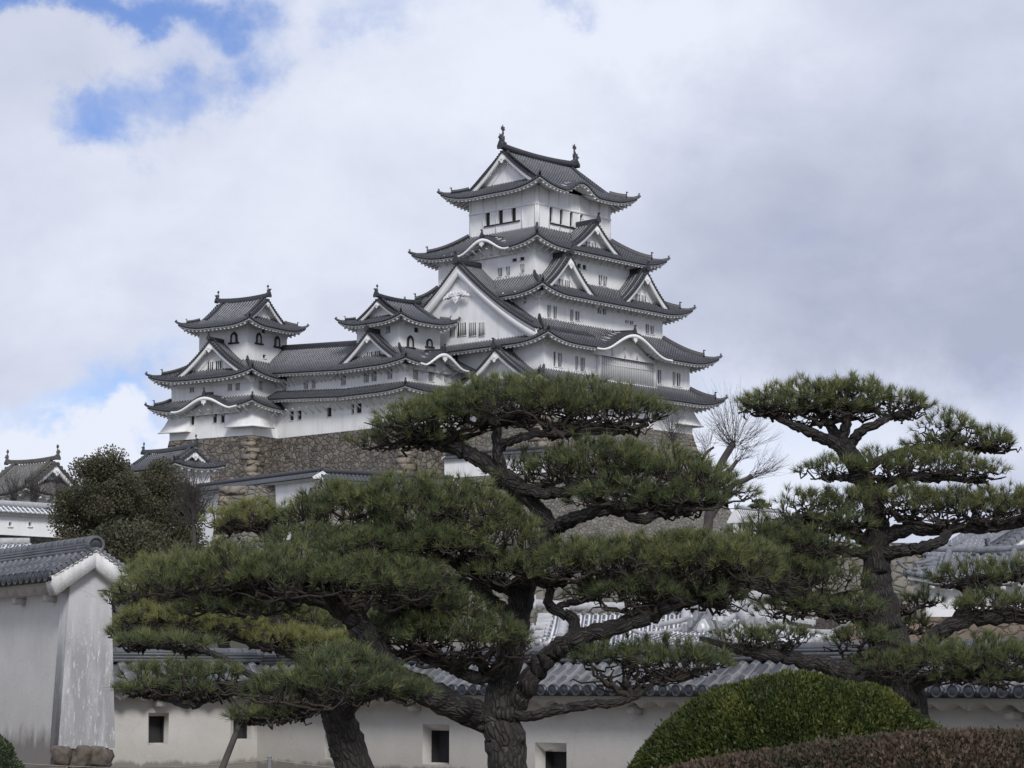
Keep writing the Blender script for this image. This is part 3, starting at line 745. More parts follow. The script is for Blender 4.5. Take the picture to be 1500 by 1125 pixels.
# walls with their windows
storey(keep, K, W5, 54.3, 60.5, {
    'W': [(711, 311, 717.5, 332, 0, 'dark'), (730, 307, 736.5, 328.5, 0, 'dark'), (749, 304, 755.5, 324, 0, 'dark')],
    'S': [(805.5, 303, 809.5, 325, 0, 'dark'), (820.5, 306, 824.5, 328.5, 0, 'dark'), (835, 310, 839, 331, 0, 'dark'), (850, 314, 854, 320, 0, 'dark')]})
storey(keep, K, W4, 47.6, 53.1, {
    'W': [(729, 392.5, 735.5, 405.5, 2, 'bars'), (741, 390.5, 747, 403.5, 2, 'bars'), (762, 387, 768, 400, 2, 'bars'), (750, 378.5, 757, 383.5, 0, 'bars'), (761.5, 376.5, 768, 382, 0, 'bars'), (707, 362, 712, 373, 1, 'bars'), (718, 361, 724, 373, 2, 'bars')],
    'S': [(846, 386, 851, 393, 0, 'bars'), (853.5, 388, 859, 395, 0, 'bars'), (877, 403, 882.5, 418, 1, 'bars'), (884, 405, 889.5, 420, 1, 'bars')]})
storey(keep, K, W3, 41.4, 47.2, {
    'W': [(767, 436, 771, 444.5, 1, 'bars')],
    'S': [(802, 447, 807, 465.5, 1, 'bars'), (811, 449, 816, 467.5, 1, 'bars'), (835.5, 454, 840, 471, 1, 'bars'), (843, 456, 849, 470, 1, 'bars'),
          (875.5, 451.5, 881, 459, 1, 'bars'), (883, 452.5, 888, 460.5, 1, 'bars'), (946, 475, 951, 489, 1, 'bars'), (953, 477, 958, 490, 1, 'bars'), (916, 469, 921, 473.5, 1, 'bars'), (923, 470, 928, 475.5, 1, 'bars')]})
storey(keep, K, W2, 35.3, 41.1, {
    'S': [(811, 515, 814.5, 537, 0, 'dark'), (817.5, 517, 823.5, 538, 2, 'bars'), (843, 522, 847, 543, 1, 'bars'), (850.5, 524, 857, 544.5, 2, 'bars'),
          (957.5, 541, 961.5, 561, 1, 'bars'), (963.5, 542, 969, 562.5, 1, 'bars'), (985.5, 545, 989.5, 565, 1, 'bars'), (991.5, 547, 997, 566.5, 1, 'bars')]})
storey(keep, K, W1, 31.0, 36.2)
# projecting lattice bay of the second tier, under the curved eave
def lattice_bay():
    S0, u, v, L = K.side(W2, 'S'); s0, zt0 = on_plane(876, 511, S0, u); s1, zt1 = on_plane(954, 522, S0, u)
    _, zb0 = on_plane(876, 556, S0, u); zt = zt0 + .2; zb = zb0; n = -v
    mb = MB(); zc = (zt + zb) / 2
    for (a, b, c, d) in ((s0 - .35, s1 + .35, zt, zt + .3), (s0 - .35, s1 + .35, zb - .9, zb), (s0 - .35, s0, zb, zt), (s1, s1 + .35, zb, zt)):
        mb.box(v3(S0 + u * (a + b) / 2 + n * .25, (c + d) / 2), u, n, UP, (b - a) / 2, .28, (d - c) / 2)
    fr = mb.build('lattice_bay', [M['white']], keep)
    m0 = MB(); m0.box(v3(S0 + u * (s0 + s1) / 2 + n * .04, zc), u, n, UP, (s1 - s0) / 2, .02, (zt - zb) / 2); m0.build('pane', [M['paneback']], fr)
    m1 = MB(); k = 30
    for i in range(k): m1.box(v3(S0 + u * (s0 + (s1 - s0) * (i + .5) / k) + n * .38, zc), u, n, UP, .10, .08, (zt - zb) / 2)
    m1.box(v3(S0 + u * (s0 + s1) / 2 + n * .38, zc), u, n, UP, (s1 - s0) / 2, .10, .06)
    m1.build('lattice_bars', [M['bars']], fr)
lattice_bay()
# pillars, rails and black sills of the top storey
def top_trim():
    mb = MB(); mk = MB()
    S0, u, v, L = K.side(W5, 'S'); n = -v
    for s in np.linspace(.25, L - .25, 8): mb.box(v3(S0 + u * s + n * .03, 57.3), u, n, UP, .13, .04, 2.9)
    mb.box(v3(S0 + u * L / 2 + n * .04, 58.35), u, n, UP, L / 2, .05, .12)
    a, za = on_plane(804.5, 326, S0, u); b, zb = on_plane(868, 340, S0, u); mk.box(v3(S0 + u * (a + b) / 2 + n * .1, za - .05), u, n, UP, (b - a) / 2, .09, .07)
    for x in (804.8, 820, 834.5, 849.5):
        s, z = on_plane(x, 315, S0, u); mk.box(v3(S0 + u * s + n * .06, za + .85), u, n, UP, .06, .05, .9)
    S0, u, v, L = K.side(W5, 'W'); n = -v
    for s in np.linspace(.25, L - .25, 6): mb.box(v3(S0 + u * s + n * .03, 57.3), u, n, UP, .11, .04, 2.9) if s > 6.5 or s < 3 else None
    mb.box(v3(S0 + u * L / 2 + n * .04, 58.35), u, n, UP, L / 2, .05, .10)
    a, za = on_plane(762, 323, S0, u); b, zb = on_plane(710, 332, S0, u); mk.box(v3(S0 + u * (a + b) / 2 + n * .1, (za + zb) / 2 - .03), u, n, UP, (b - a) / 2, .09, .07)
    mb.build('pilaster', [M['whitetrim']], keep); mk.build('black_rail', [M['black']], keep)
top_trim()
# roofs, top down
kc = px_side(K, E5, 'S', 855, 285)[0]
irimoya(keep, K, E5, 'WE', 2.5, 60.0, 5.6, lift=1.0, ov=2.3, karas={'S': [(kc, 3.3, 1.35)]}, c=.42, fk=.92, name='top_roof')
kw = px_side(K, E4, 'W', 706, 360)[0]
r4 = skirt(keep, K, E4, W5, 52.35, 55.45, 1.0, ov=2.3, karas={'W': [(kw, 3.9, 1.55)]}, name='fourth_roof')
s4 = px_side(K, E4, 'S', 871, 370)[0]
dormer(keep, K, E4, 'S', s4, 1.6, 5.1, 3.7, 52.85, 5.5, apx=(873, 330), win=[(-.95, -.15, .55, 1.45, 2), (.15, .95, .55, 1.45, 2)], name='centre_gable')
r3 = skirt(keep, K, E3, W4, 46.35, 48.95, 1.0, ov=2.5, name='third_roof')
sa = px_side(K, E3, 'S', 836, 420)[0]; sb = px_side(K, E3, 'S', 946, 430)[0]
for s_, ap_ in ((sa, (834, 385)), (sb, (946, 405))): dormer(keep, K, E3, 'S', s_, 1.5, 5.2, 4.7, 46.7, 6.2, apx=ap_, win=[(-1.0, -.15, .75, 1.9, 2), (.15, 1.0, .75, 1.9, 2)], name='twin_gable', bw=.62)
kb = px_side(K, E2, 'S', 930, 500)[0]
r2 = skirt(keep, K, E2, W3, 40.3, 43.5, 1.0, ov=2.4, karas={'S': [(kb, 6.3, 2.3)]}, name='second_roof')
# the great western gable
gq = px_side(K, E2, 'W', 668, 440)[0]
def great_gable():
    S0, u, v, L = K.side(E2, 'W'); F0 = S0 + u * (L / 2)
    gd = E3[0] - E2[0] - .9; print('gd', gd)
    ap = on_plane(671, 391, F0 + v * gd, u); print('gable apex', ap, L / 2)
    ft = on_plane(786, 478, F0 + v * gd, u); print('foot', ft)
    sc = L / 2 + ap[0]; w = ap[0] - ft[0]; zb = ft[1] - .1; h = ap[1] + .35 - zb
    wn = []
    for x0, x1 in ((671, 683.5), (688, 698), (702, 710.5), (660, 667)):
        a, z1 = on_plane(x1, 474, F0 + v * (gd + .5), u); b, z0 = on_plane(x0, 491, F0 + v * (gd + .5), u)
        wn.append((a - ap[0], b - ap[0], z0 - zb - .15, z1 - zb + .15, 3))
    g_ = dormer(keep, K, E2, 'W', sc, gd, w, h, zb, 10.5, c=.30, ornate=True, win=wn, name='great_gable', bw=1.25, panel_back=.5, rk=1.1)
great_gable()
r1 = skirt(keep, K, E1, W2, 35.3, 37.2, .9, ov=2.8, name='first_roof')
d1 = px_side(K, E1, 'W', 716, 530)[0]
dormer(keep, K, E1, 'W', d1, 1.2, 6.2, 4.1, 35.6, 7, name='lower_gable', bw=.6, c=.35)
for B_, rect, sd, z, ov, n in ((K, W4, 'W', 52.6, 1.7, 14), (K, W4, 'S', 52.6, 1.7, 18), (K, W3, 'S', 46.7, 1.8, 20), (K, W3, 'W', 46.7, 1.8, 10), (K, W2, 'S', 40.9, 1.6, 4), (K, W1, 'S', 35.5, 2.2, 16)):
    braces(keep, B_, rect, sd, z, ov, n)
chute(keep, K, W1, 'S', W1[1] - W1[0] - 3.6, W1[1] - W1[0], 35.3, 32.9, .9, 1); chute(keep, K, W1, 'E', 0, 3, 35.3, 32.9, .9, -1)
rampart('stone_rampart', K, (W1[0], W1[1], W1[2], W1[3]), 31.9, 16.5, 6.2, 'tall curved stone base carrying the main keep, behind the central pine', 'stone_g', n=14)

# ------------------------------------------------------------------ north-west small keep (left)
NW = Bld(nearpt(369.6, 600, 270.), 57.0)
def rn(px, py, Y, wa, wb): return rectpx(NW, nearpt(px, py, Y), wa, wb)
def solve_rect(B, near, right, left, y, Y):
    N = nearpt(near, y, Y); wa = on_plane(right, y, N, B.a)[0] if right else None; wb = on_plane(left, y, N, B.b)[0] if left else None
    return N, wa, wb
N_, wa, wb = solve_rect(NW, 369.6, None, 249, 600, 270.); V1 = rectpx(NW, N_, 10.5, wb); print('nw low', wb)
N_, ta, tb = solve_rect(NW, 362.6, 420.4, 291.7, 500, 272.2); V3_ = rectpx(NW, N_, ta, tb); print('nw top', ta, tb)
nw = thing('corner_tower', v3(NW.P((V1[0] + V1[1]) / 2, (V1[2] + V1[3]) / 2, 0.), 30.9), 'three-tiered white castle turret at the far left, with bell-shaped top windows', 'castle turret', 'small turrets beside the keep')
def bell_window(par, B, rect, sd, x0, y0, x1, y1):
    S0, u, v, L = B.side(rect, sd); n = -v
    xc = (x0 + x1) / 2; sA, zb = on_plane(xc, y1, S0, u); _, zt = on_plane(xc, y0, S0, u); sl = abs(on_plane(x1, (y0 + y1) / 2, S0, u)[0] - on_plane(x0, (y0 + y1) / 2, S0, u)[0])
    w = sl / 2; h = zt - zb; C = S0 + u * sA
    o = [(-1, 0), (-.95, .3), (-.92, .62), (-.7, .82), (-.35, .93), (0, 1), (.35, .93), (.7, .82), (.92, .62), (.95, .3), (1, 0)]
    o = np.array(o) * [w, h]; inner = o * [.74, .86] + [0, 0]
    mb = MB(); k = len(o)
    A_ = v3(C, zb) + n * .1 + o[:, :1] * u + o[:, 1:] * UP; I = v3(C, zb) + n * .1 + inner[:, :1] * u + inner[:, 1:] * UP
    mb.grid(np.stack([A_ - n * .12, A_, I, I - n * .12]), 0); mb.box(v3(C, zb - .06) + n * .1, u, n, UP, w * 1.35, .12, .09)
    f = mb.build('bell_window', [M['black']], par)
    m2 = MB(); m2.prism(inner * [1, 1], v3(C, zb) + n * .01, u, UP, n, .02, 0); pn = m2.build('pane', [M['dark']], f)
    m3 = MB(); a = inner * [.62, .9] + [w * .1, 0]; m3.prism(a, v3(C, zb) + n * .035, u, UP, n, .02, 0); m3.build('shutter', [M['bars']], f)
storey(nw, NW, V3_, 39.2, 44.9, {'S': [(384, 482, 389, 488, 2, 'slats'), (385, 519.5, 389.5, 525, 2, 'slats')]})
for (x0, y0, x1, y1) in ((374.5, 487, 383, 503), (401.5, 492, 410, 508)): bell_window(nw, NW, V3_, 'S', x0, y0, x1, y1)
bell_window(nw, NW, V3_, 'W', 337.5, 486, 348.5, 502)
V2 = (V1[0] + .1, V1[1], V1[2] + .1, V1[3] - .1)
storey(nw, NW, V2, 34.8, 38.5, {'W': [(278, 567, 284, 575, 3, 'bars'), (333.5, 560, 339.5, 572.5, 3, 'bars'), (345, 559, 351, 571.5, 3, 'bars')], 'S': [(379, 558, 384.5, 571.5, 3, 'bars')]})
storey(nw, NW, V1, 30.8, 34.8, {'W': [(279.5, 609.5, 284.5, 622.5, 0, 'dark'), (312, 605.5, 317.5, 619.5, 0, 'dark'), (323.5, 605.5, 329, 619, 0, 'dark')]})
N_, ea, eb = solve_rect(NW, 365.4, 448.6, 260.8, 468, 268.6); T3 = rectpx(NW, N_, ea, eb); print('nw eave', ea, eb)
irimoya(nw, NW, T3, 'SN', 1.9, 44.35, 3.75, lift=.7, ov=1.8, c=.42, fk=.42, name='top_roof', rk=.7, E_=4)
N_, ea, eb = solve_rect(NW, 369.6, None, 217, 546, 267.2); T2 = rectpx(NW, N_, 15.0, eb); print('nw e2', eb)
skirt(nw, NW, T2, V3_, 38.0, 40.3, .8, ov=1.9, name='middle_roof', hipk=.8)
dq = px_side(NW, T2, 'W', 309, 520)[0]
dormer(nw, NW, T2, 'W', dq, 1.2, 6.3, 4.5, 38.15, 5, apx=(308.5, 500), win=[(-1.1, -.2, .8, 2.1, 2), (.2, 1.1, .8, 2.1, 2)], name='side_gable', bw=.55, rk=.75)
N_, ea, eb = solve_rect(NW, 369.6, None, 216, 588, 267.4); T1 = rectpx(NW, N_, 15.0, eb)
k1 = px_side(NW, T1, 'W', 299, 585)[0]
skirt(nw, NW, T1, V2, 34.35, 35.7, .7, ov=1.9, karas={'W': [(k1, 4.6, 1.5)]}, name='lower_roof', hipk=.75)
L_ = V1[3] - V1[2]
chute(nw, NW, V1, 'W', 0, 3.3, 34.2, 32.0, .9, -1); chute(nw, NW, V1, 'W', L_ - 3.4, L_, 34.2, 31.9, .9, 1); chute(nw, NW, V1, 'S', 0, 3.0, 34.2, 32.0, .9, -1)
for rect, sd, z, ov, n in ((V2, 'W', 38.3, 1.2, 12), (V1, 'W', 34.3, 1.3, 10), (V2, 'S', 38.3, 1.2, 4), (V1, 'S', 34.3, 1.2, 4)): braces(nw, NW, rect, sd, z, ov, n, .7)

# ------------------------------------------------------------------ west small keep and the corridor that joins the two
WK = Bld(nearpt(594, 570, 259.), 47.5)
N0 = nearpt(594, 600, 259.)
wa1 = on_plane(690, 600, N0, WK.a)[0]
U1 = (0, 11.5, 0, 9.0)
N_, ua, ub = solve_rect(WK, 584.7, 644.8, 522.6, 500, 261.5); U3 = rectpx(WK, N_, ua, ub); print('wk top', ua, ub, U3)
wk = thing('middle_tower', v3(WK.P(5.5, 4.5, 0.), 30.9), 'white castle turret between the corridor and the great gable, gable facing left', 'castle turret', 'small turrets beside the keep')
storey(wk, WK, U3, 39.5, 43.7, {'W': [(565, 478, 571.5, 488, 2, 'bars')], 'S': [(607, 480, 613.5, 487, 2, 'slats')]})
for (x0, y0, x1, y1) in ((595.5, 491, 606, 509), (624, 496, 633.5, 508)): bell_window(wk, WK, U3, 'S', x0, y0, x1, y1)
U2 = (0.05, 12.5, 0.05, 9.0)
storey(wk, WK, U2, 34.6, 38.4, {'W': [(567.5, 540.5, 574.5, 555, 2, 'bars'), (533, 545.5, 540, 560, 2, 'bars'), (544, 544, 551.5, 558.5, 2, 'bars')], 'S': [(605.5, 542, 612.5, 556, 3, 'bars'), (628, 544.5, 635.5, 559, 3, 'bars'), (651, 550, 657, 560, 3, 'bars')]})
storey(wk, WK, U1, 30.8, 34.9, {'W': [(511.5, 592.5, 518.5, 606.5, 0, 'dark'), (522, 591, 529.5, 605, 0, 'dark')]})
N_, ea, eb = solve_rect(WK, 587.2, 670.4, 495, 466, 258.2); X3 = rectpx(WK, N_, ea, eb); print('wk eave', ea, eb)
irimoya(wk, WK, X3, 'WE', 1.5, 43.2, 2.95, lift=.7, ov=1.8, c=.42, fk=.42, fish='one', name='top_roof', rk=.7, E_=4)
X2 = (-1.9, 13.6, -1.9, 9.6); zc2 = zat(528, 257)
k2 = px_side(WK, X2, 'S', 651, 530)[0]
skirt(wk, WK, X2, (U3[0], U3[1], U3[2], U3[3]), 38.0, 40.3, .5, ov=1.9, karas={'S': [(k2, 3.6, 1.6)]}, name='middle_roof', sides='SWE', hipk=.8)
dq = px_side(WK, X2, 'W', 540, 520)[0]; print('dq', dq)
dormer(wk, WK, X2, 'W', dq, 1.4, 6.4, 4.2, 38.0, 5, apx=(540, 490), win=[(-1.1, -.2, .8, 2.0, 2), (.2, 1.1, .8, 2.0, 2)], name='side_gable', bw=.5, rk=.75)
X1 = (-1.9, 13.4, -1.9, 9.6)
skirt(wk, WK, X1, U2, 34.85, 35.9, .4, ov=1.9, name='lower_roof', sides='SWE', hipk=.7)
cor = thing('corridor_wing', v3(WK.P(3, 18, 0.), 30.9), 'long two-storey white corridor with tiled roof joining the two small turrets', 'castle corridor')
C2 = (0.0, 6.0, 9.0, 23.2); C1 = C2
storey(cor, WK, C2, 35.3, 38.3, {'W': [(413.5, 561, 419.5, 574, 3, 'bars'), (445, 557, 451, 570, 3, 'bars'), (456.5, 555.5, 462, 569, 3, 'bars'), (499.5, 550, 506.5, 564, 3, 'bars')]}, name='upper_wall')
storey(cor, WK, C1, 30.8, 35.6, {'W': [(424.5, 602.5, 430, 616, 0, 'dark'), (436, 601.5, 441.5, 615, 0, 'dark'), (479, 597, 485.5, 610.5, 0, 'dark')]}, name='lower_wall')
def gable_roof(th, B, rect, zE, rise, name='roof', ov=1.9, w=None, ends=True, rk=1.1, tilt=0.):
    """plain two-slope roof; ridge along q"""
    half = (rect[1] - rect[0]) / 2; pr = prof_of(rise, half, .3); mt, mw = MB(), MB()
    for sd in 'WE':
        S0, u, v, L = B.side(rect, sd); zf = lambda s, d: zE + pr(d) + tilt * s
        tiles(mt, S0, u, v, L, zf, lambda s: 0 * s + half, w=w); under(mt, mw, S0, u, v, L, zf, False, False, ov)
    rf = mt.build(name, [M['ctile'], M['cap']], th); mw.build('eave', [M['whitetrim'], M['soffit']], rf)
    mr = MB(); pc = (rect[0] + rect[1]) / 2; t = np.linspace(0, 1, 10); ridge(mr, B.P(pc + 0 * t, rect[2] + t * (rect[3] - rect[2]), zE + rise + .2 + tilt * t * (rect[3] - rect[2])), rk); mr.build('main_ridge', [M['cridge']], rf)
    return rf
gable_roof(cor, WK, (-1.9, 7.9, 9.0, 24.5), 38.0, 3.5, 'upper_roof', tilt=.055)
mt, mw = MB(), MB()
S0, u, v, L = WK.side((-1.9, 8, 9.0, 23.4), 'W'); zf = lambda s, d: 34.85 + d * .5 + .06 * s
tiles(mt, S0, u, v, L, zf, lambda s: 0 * s + 1.9, J=4); under(mt, mw, S0, u, v, L, zf, False, False, 1.85)
rf = mt.build('lower_roof', [M['ctile'], M['cap']], cor); mw.build('eave', [M['whitetrim'], M['soffit']], rf)
for rect, sd, z, ov, n in ((C2, 'W', 37.8, 1.2, 18), (C1, 'W', 34.2, 1.2, 12)): braces(cor, WK, rect, sd, z, ov, n, .7)
braces(wk, WK, U2, 'W', 37.8, 1.2, 10, .7); braces(wk, WK, U1, 'W', 34.2, 1.2, 8, .7); braces(wk, WK, U2, 'S', 37.8, 1.2, 6, .7)
# the stone bases under them
rampart('stone_rampart', WK, (0, 12.6, 0, 24), 30.95, 15., 4.6, 'brown rubble stone base under the corridor and the middle turret', 'stone_c', n=12)
rampart('stone_rampart', NW, (V1[0], V1[1] + 2, V1[2], V1[3]), 31.0, 15., 4.6, 'brown rubble stone base under the far left turret, pale corner stones down its edge', 'stone_c', n=12)

# ------------------------------------------------------------------ foreground and middle-ground walls
M['wall_near'] = None
def near_plaster(name, base, dirt, mold_h, mold=.8, streaks=0., sc=.8):
    """weathered lime plaster: blotches, rain streaks and black mould creeping up from the foot"""
    m, nt, p = new_mat(name); g = G(nt); v = g.coord('Object'); x, y, z = g.sep(v)
    n = g.noise(v, sc, 7, .65); c = g.mix(g.mapr(n, .38, .75, 0, .55), base, dirt)
    ns = g.noise(g.coord('Object', (1, 1, .10)), 6, 6, .65)
    if streaks:
        c = g.mix(g.mth('MULTIPLY', g.mapr(ns, .22, .52, .1, streaks), g.mapr(z, 3.2, 2.1, .25, 1.)) if streaks > .5 else g.mapr(ns, .36, .60, 0, streaks), c, tuple(k * .38 for k in base))
        nb = g.noise(g.coord('Object', (1, 1, .22)), 24, 7, .75); c = g.mix(g.mth('MULTIPLY', g.mapr(nb, .55, .64, 0, .7), g.mapr(z, 3.0, 2.3, 0, 1.)), c, tuple(min(1, k * 1.15) for k in base))
    nz = g.noise(g.coord('Object', (1, 1, .35)), 3.5, 6, .7)
    h = g.mth('ADD', z, g.mth('MULTIPLY', g.mth('SUBTRACT', nz, .5), .55 * max(.3, mold_h) * 2))
    c = g.mix(g.mapr(h, mold_h * .8, mold_h * 1.2, mold, 0), c, (.07, .07, .072))
    n2 = g.noise(v, 26, 5, .7); c = g.mix(g.mapr(n2, .4, .75, 0, .16), c, dirt)
    wv = g.N.new('ShaderNodeTexNoise'); wv.inputs['Scale'].default_value = 2.5; wv.inputs['Detail'].default_value = 6; g.L.new(v, wv.inputs['Vector'])
    wa = g.N.new('ShaderNodeVectorMath'); wa.operation = 'MULTIPLY_ADD'; g.L.new(wv.outputs['Color'], wa.inputs[0]); wa.inputs[1].default_value = (.7, .7, .7); g.L.new(v, wa.inputs[2])
    ck = g.vor(wa.outputs[0], .75, 'DISTANCE_TO_EDGE'); c = g.mix(g.mapr(ck, .002, .005, .22, 0), c, (.18, .17, .16))
    c = g.mix(g.mapr(h, mold_h * 1.1, mold_h * 3.2 + .15, .35, 0), c, (.33, .29, .235))
    nt.links.new(c, p.inputs['Base Color']); p.inputs['Roughness'].default_value = .9
    g.bump(p, g.mth('ADD', n2, g.mth('MULTIPLY', n, 2)), .5, .012); return m
M['near_wall'] = near_plaster('low_wall_plaster', (.58, .565, .54), (.42, .40, .375), .18)  # base greyed to stand in for cloud shade over the foreground
M['side_wall'] = near_plaster('high_wall_plaster', (.60, .59, .58), (.42, .41, .40), .80, .9, .05)
M['end_wall'] = near_plaster('end_wall_plaster', (.68, .68, .69), (.42, .42, .43), .05, .4, .85)
M['near_trim'] = plaster('eave_plaster', (.56, .54, .52), (.34, .33, .32), 1.2, .5, False)
M['gtrim'] = plaster('gable_plaster', (.80, .79, .78), (.36, .35, .34), 2.6, .5, True)
M['ntile'] = tile_mat('weathered_tile', (.030, .035, .044), (.12, .125, .138), (.42, .42, .41), .3, .30, (.27, .27, .24), .5, .035)
M['ncap'] = plain('weathered_tile_cap', (.030, .034, .043), .45, .5, 9.)
M['wtile'] = tile_mat('mortared_tile', (.06, .065, .08), (.13, .14, .16), (.84, .84, .85), 1.0, .42, None, .6, .13)
M['wcap'] = plain('mortared_cap', (.40, .40, .41), .7, .2, 5.)
M['otile'] = tile_mat('old_tile', (.07, .070, .068), (.14, .138, .13), (.35, .34, .32), .5, spread=.06)
M['ocap'] = plain('old_tile_cap', (.085, .08, .072), .7, .4, 5.)
M['gtile'] = tile_mat('pale_slate_tile', (.12, .13, .15), (.20, .21, .235), (.5, .5, .52), .6, spread=.06)
M['gcap'] = plain('pale_slate_cap', (.16, .17, .19), .7, .3, 5.)
M['rubble'] = stone_mat('rubble_footing', [(0, (.12, .09, .07)), (.5, (.22, .17, .13)), (1, (.17, .15, .13))], 2.2, bump=.08)
def near_tiles(mb, S0, u, v, L, zE, rise, D, w=.29, r=.104, seg=.29, end=True):
    """barrel tiles laid in overlapping rows, each tile a tapered half cylinder, over shallow pan tiles"""
    n = int(round(L / w)); w = L / n; m = int(round(math.hypot(D, rise) / seg))
    ang = np.linspace(0, np.pi, 9)
    prof_s = np.concatenate([[-.5 * w, -.42 * w], -np.cos(ang) * r, [.42 * w, .5 * w]]); prof_z = np.concatenate([[-.012, -.004], np.sin(ang) * r * 1.05, [-.004, -.012]])
    prof_r = np.concatenate([[0, 0], np.ones(9), [0, 0]])
    ts = []; kk = []
    for i in range(m): ts += [i / m, (i + .97) / m]; kk += [1.0, .86]
    ts = np.array(ts); kk = np.array(kk); K = len(prof_s)
    jit = rng.normal(0, .006, (n, len(ts))); jz = rng.normal(0, .004, (n, len(ts)))
    s = (np.arange(n)[:, None, None] + .5) * w + prof_s[None, :, None] * np.where(prof_r[None, :, None] > 0, kk[None, None, :], 1) + jit[:, None, :] * prof_r[None, :, None]
    d = np.broadcast_to(ts * D, s.shape)
    z = zE + rise * (.8 * ts + .2 * ts ** 2)[None, None, :] + prof_z[None, :, None] * kk[None, None, :] + np.where(kk == 1.0, .012, 0.)[None, None, :] + jz[:, None, :]
    P = S0 + s[..., None] * u + d[..., None] * v; P = P.copy(); P[..., 2] += z
    U = np.broadcast_to(np.arange(n)[:, None, None] + .5 + (prof_s / w)[None, :, None], s.shape)
    mb.grid(P, 0, np.stack([U, d * 1.1 + rng.uniform(0, 1, (n, 1, 1)) * .0], -1))
    if end:
        ang = np.arange(15) * 2 * np.pi / 14; sc = (np.arange(n) + .5) * w
        rr = np.array([0, .5, .55, .78, .82, 1.02, 1.02])[:, None] * r; ax = np.array([-.05, -.05, -.047, -.047, -.052, -.052, .05])[:, None]
        sx = sc[:, None, None] + rr * np.cos(ang); zz = zE + .022 + rr * np.sin(ang); zz = np.broadcast_to(zz, sx.shape); dd = np.broadcast_to(ax, sx.shape[1:])[None] + 0 * sx
        P = S0 + sx[..., None] * u + dd[..., None] * v; P = P.copy(); P[..., 2] += zz; mb.grid(P, 1)
        se = np.arange(n + 1) * w                                      # the lips of the pan tiles between the discs
        for i in range(n + 1):
            a = np.linspace(-1, 1, 7); q = S0 + (se[i] + a * w * .3)[:, None] * u - .03 * v; q = q.copy(); top = q.copy(); top[:, 2] += zE + .0 + .02 * a ** 2; q[:, 2] += zE - .075 + .035 * a ** 2
            mb.grid(np.stack([top, q, q + v * .06]), 1)
def wavy_eave(mb, S0, u, v, L, z, ov, per=.47, amp=.06, h=.14):
    n = int(L / per * 12); s = np.linspace(0, L, n + 1); wv = amp * (np.abs(np.cos(np.pi * s / per)) * 2 - 1)
    def ln(d, dz, k=0): P = S0 + s[:, None] * u + d * v; P = P.copy(); P[:, 2] += z + dz + wv * k; return P
    mb.grid(np.stack([ln(.02, -.02), ln(.06, -.02), ln(.06, -.02 - h, 1), ln(ov + .02, -.02 - h * .7, 1)]), 0)
def wall_bracket(mb, S0, u, v, L, z, ov, step=1.9):
    for i in range(int(L / step)): mb.box(v3(S0 + u * (i + .6) * step + v * (ov * .72), z - .30), u, v, UP, .085, ov * .28, .06)
def near_wall(name, label, A, Bp, zg, zw, thick, eaves, zr, half, mat, holes=(), gr=None, cat='plastered wall'):
    """a plastered boundary wall from A to Bp (plan) under its own tiled roof; the visible face is on the line A-Bp"""
    A = np.array([A[0], A[1], 0.]); Bp = np.array([Bp[0], Bp[1], 0.]); L = np.linalg.norm(Bp - A); u = (Bp - A) / L; v = np.cross(UP, u); n = -v
    th = thing(name, v3((A + Bp) / 2 + v * thick / 2, zg), label, cat, gr)
    mb = MB(); hs = [(h[0][0], h[0][1], h[0][2], h[0][3]) for h in holes]
    wallface(mb, A, u, n, L, zg, zw, hs, depth=0.0)
    back = A + v * thick
    wallface(mb, back, u, v, L, zg, zw, [])
    for q in (A, Bp): wallface(mb, q, v, u, thick, zg, zw)
    o = mb.build('wall_face', [mat], th)
    for (os0, os1, oa, ob), (is0, is1, ia, ib) in holes:
        m2 = MB(); c = [v3(A + u * a, b) for a, b in ((os0, oa), (os1, oa), (os1, ob), (os0, ob))]; k = [v3(A + u * a - n * .22, b) for a, b in ((is0, ia), (is1, ia), (is1, ib), (is0, ib))]; kk = [x - n * .2 for x in k]
        q = [[0, 1, 5, 4], [1, 2, 6, 5], [2, 3, 7, 6], [3, 0, 4, 7]]
        m2.add(c + k, q, 0); m2.add(k + kk, q, 1); m2.add(kk, [[0, 1, 2, 3]], 1); m2.build('loophole', [mat, M['dark']], th)
    mt, mw = MB(), MB(); ov = half - thick / 2
    near_tiles(mt, A - v * ov, u, v, L, eaves, zr - eaves, half); near_tiles(mt, A + v * (thick + ov), u, -v, L, eaves, zr - eaves, half)
    rf = mt.build('tile_roof', [M['ntile'], M['ncap']], th, False)
    wavy_eave(mw, A - v * (ov - .06), u, v, L, eaves - .06, ov - .06); wavy_eave(mw, A + v * (thick + ov - .06), u, -v, L, eaves - .06, ov - .06)
    wall_bracket(mw, A - v * (ov - .06), u, v, L, eaves - .03, ov)
    mw.build('eave', [M['near_trim']], rf)
    mr = MB(); cx = A + v * thick / 2; k = int(L / .3); w_ = .11
    for (dz, hh, ww) in ((.02, .035, .15), (.085, .03, .13), (.145, .03, .12)): mr.box(v3(cx + u * L / 2, zr + dz), u, v, UP, L / 2 + .03, ww, hh * .9)
    for i in range(k):                                               # half-round ridge caps, one after the other
        a = cx + u * (L * i / k); b = cx + u * (L * (i + .98) / k)
        mr.tube([v3(a, zr + .19), v3(b, zr + .19)], [.098, .088], 10)
    mr.build('ridge', [M['ntile']], rf)
    return th, A, u, v, L
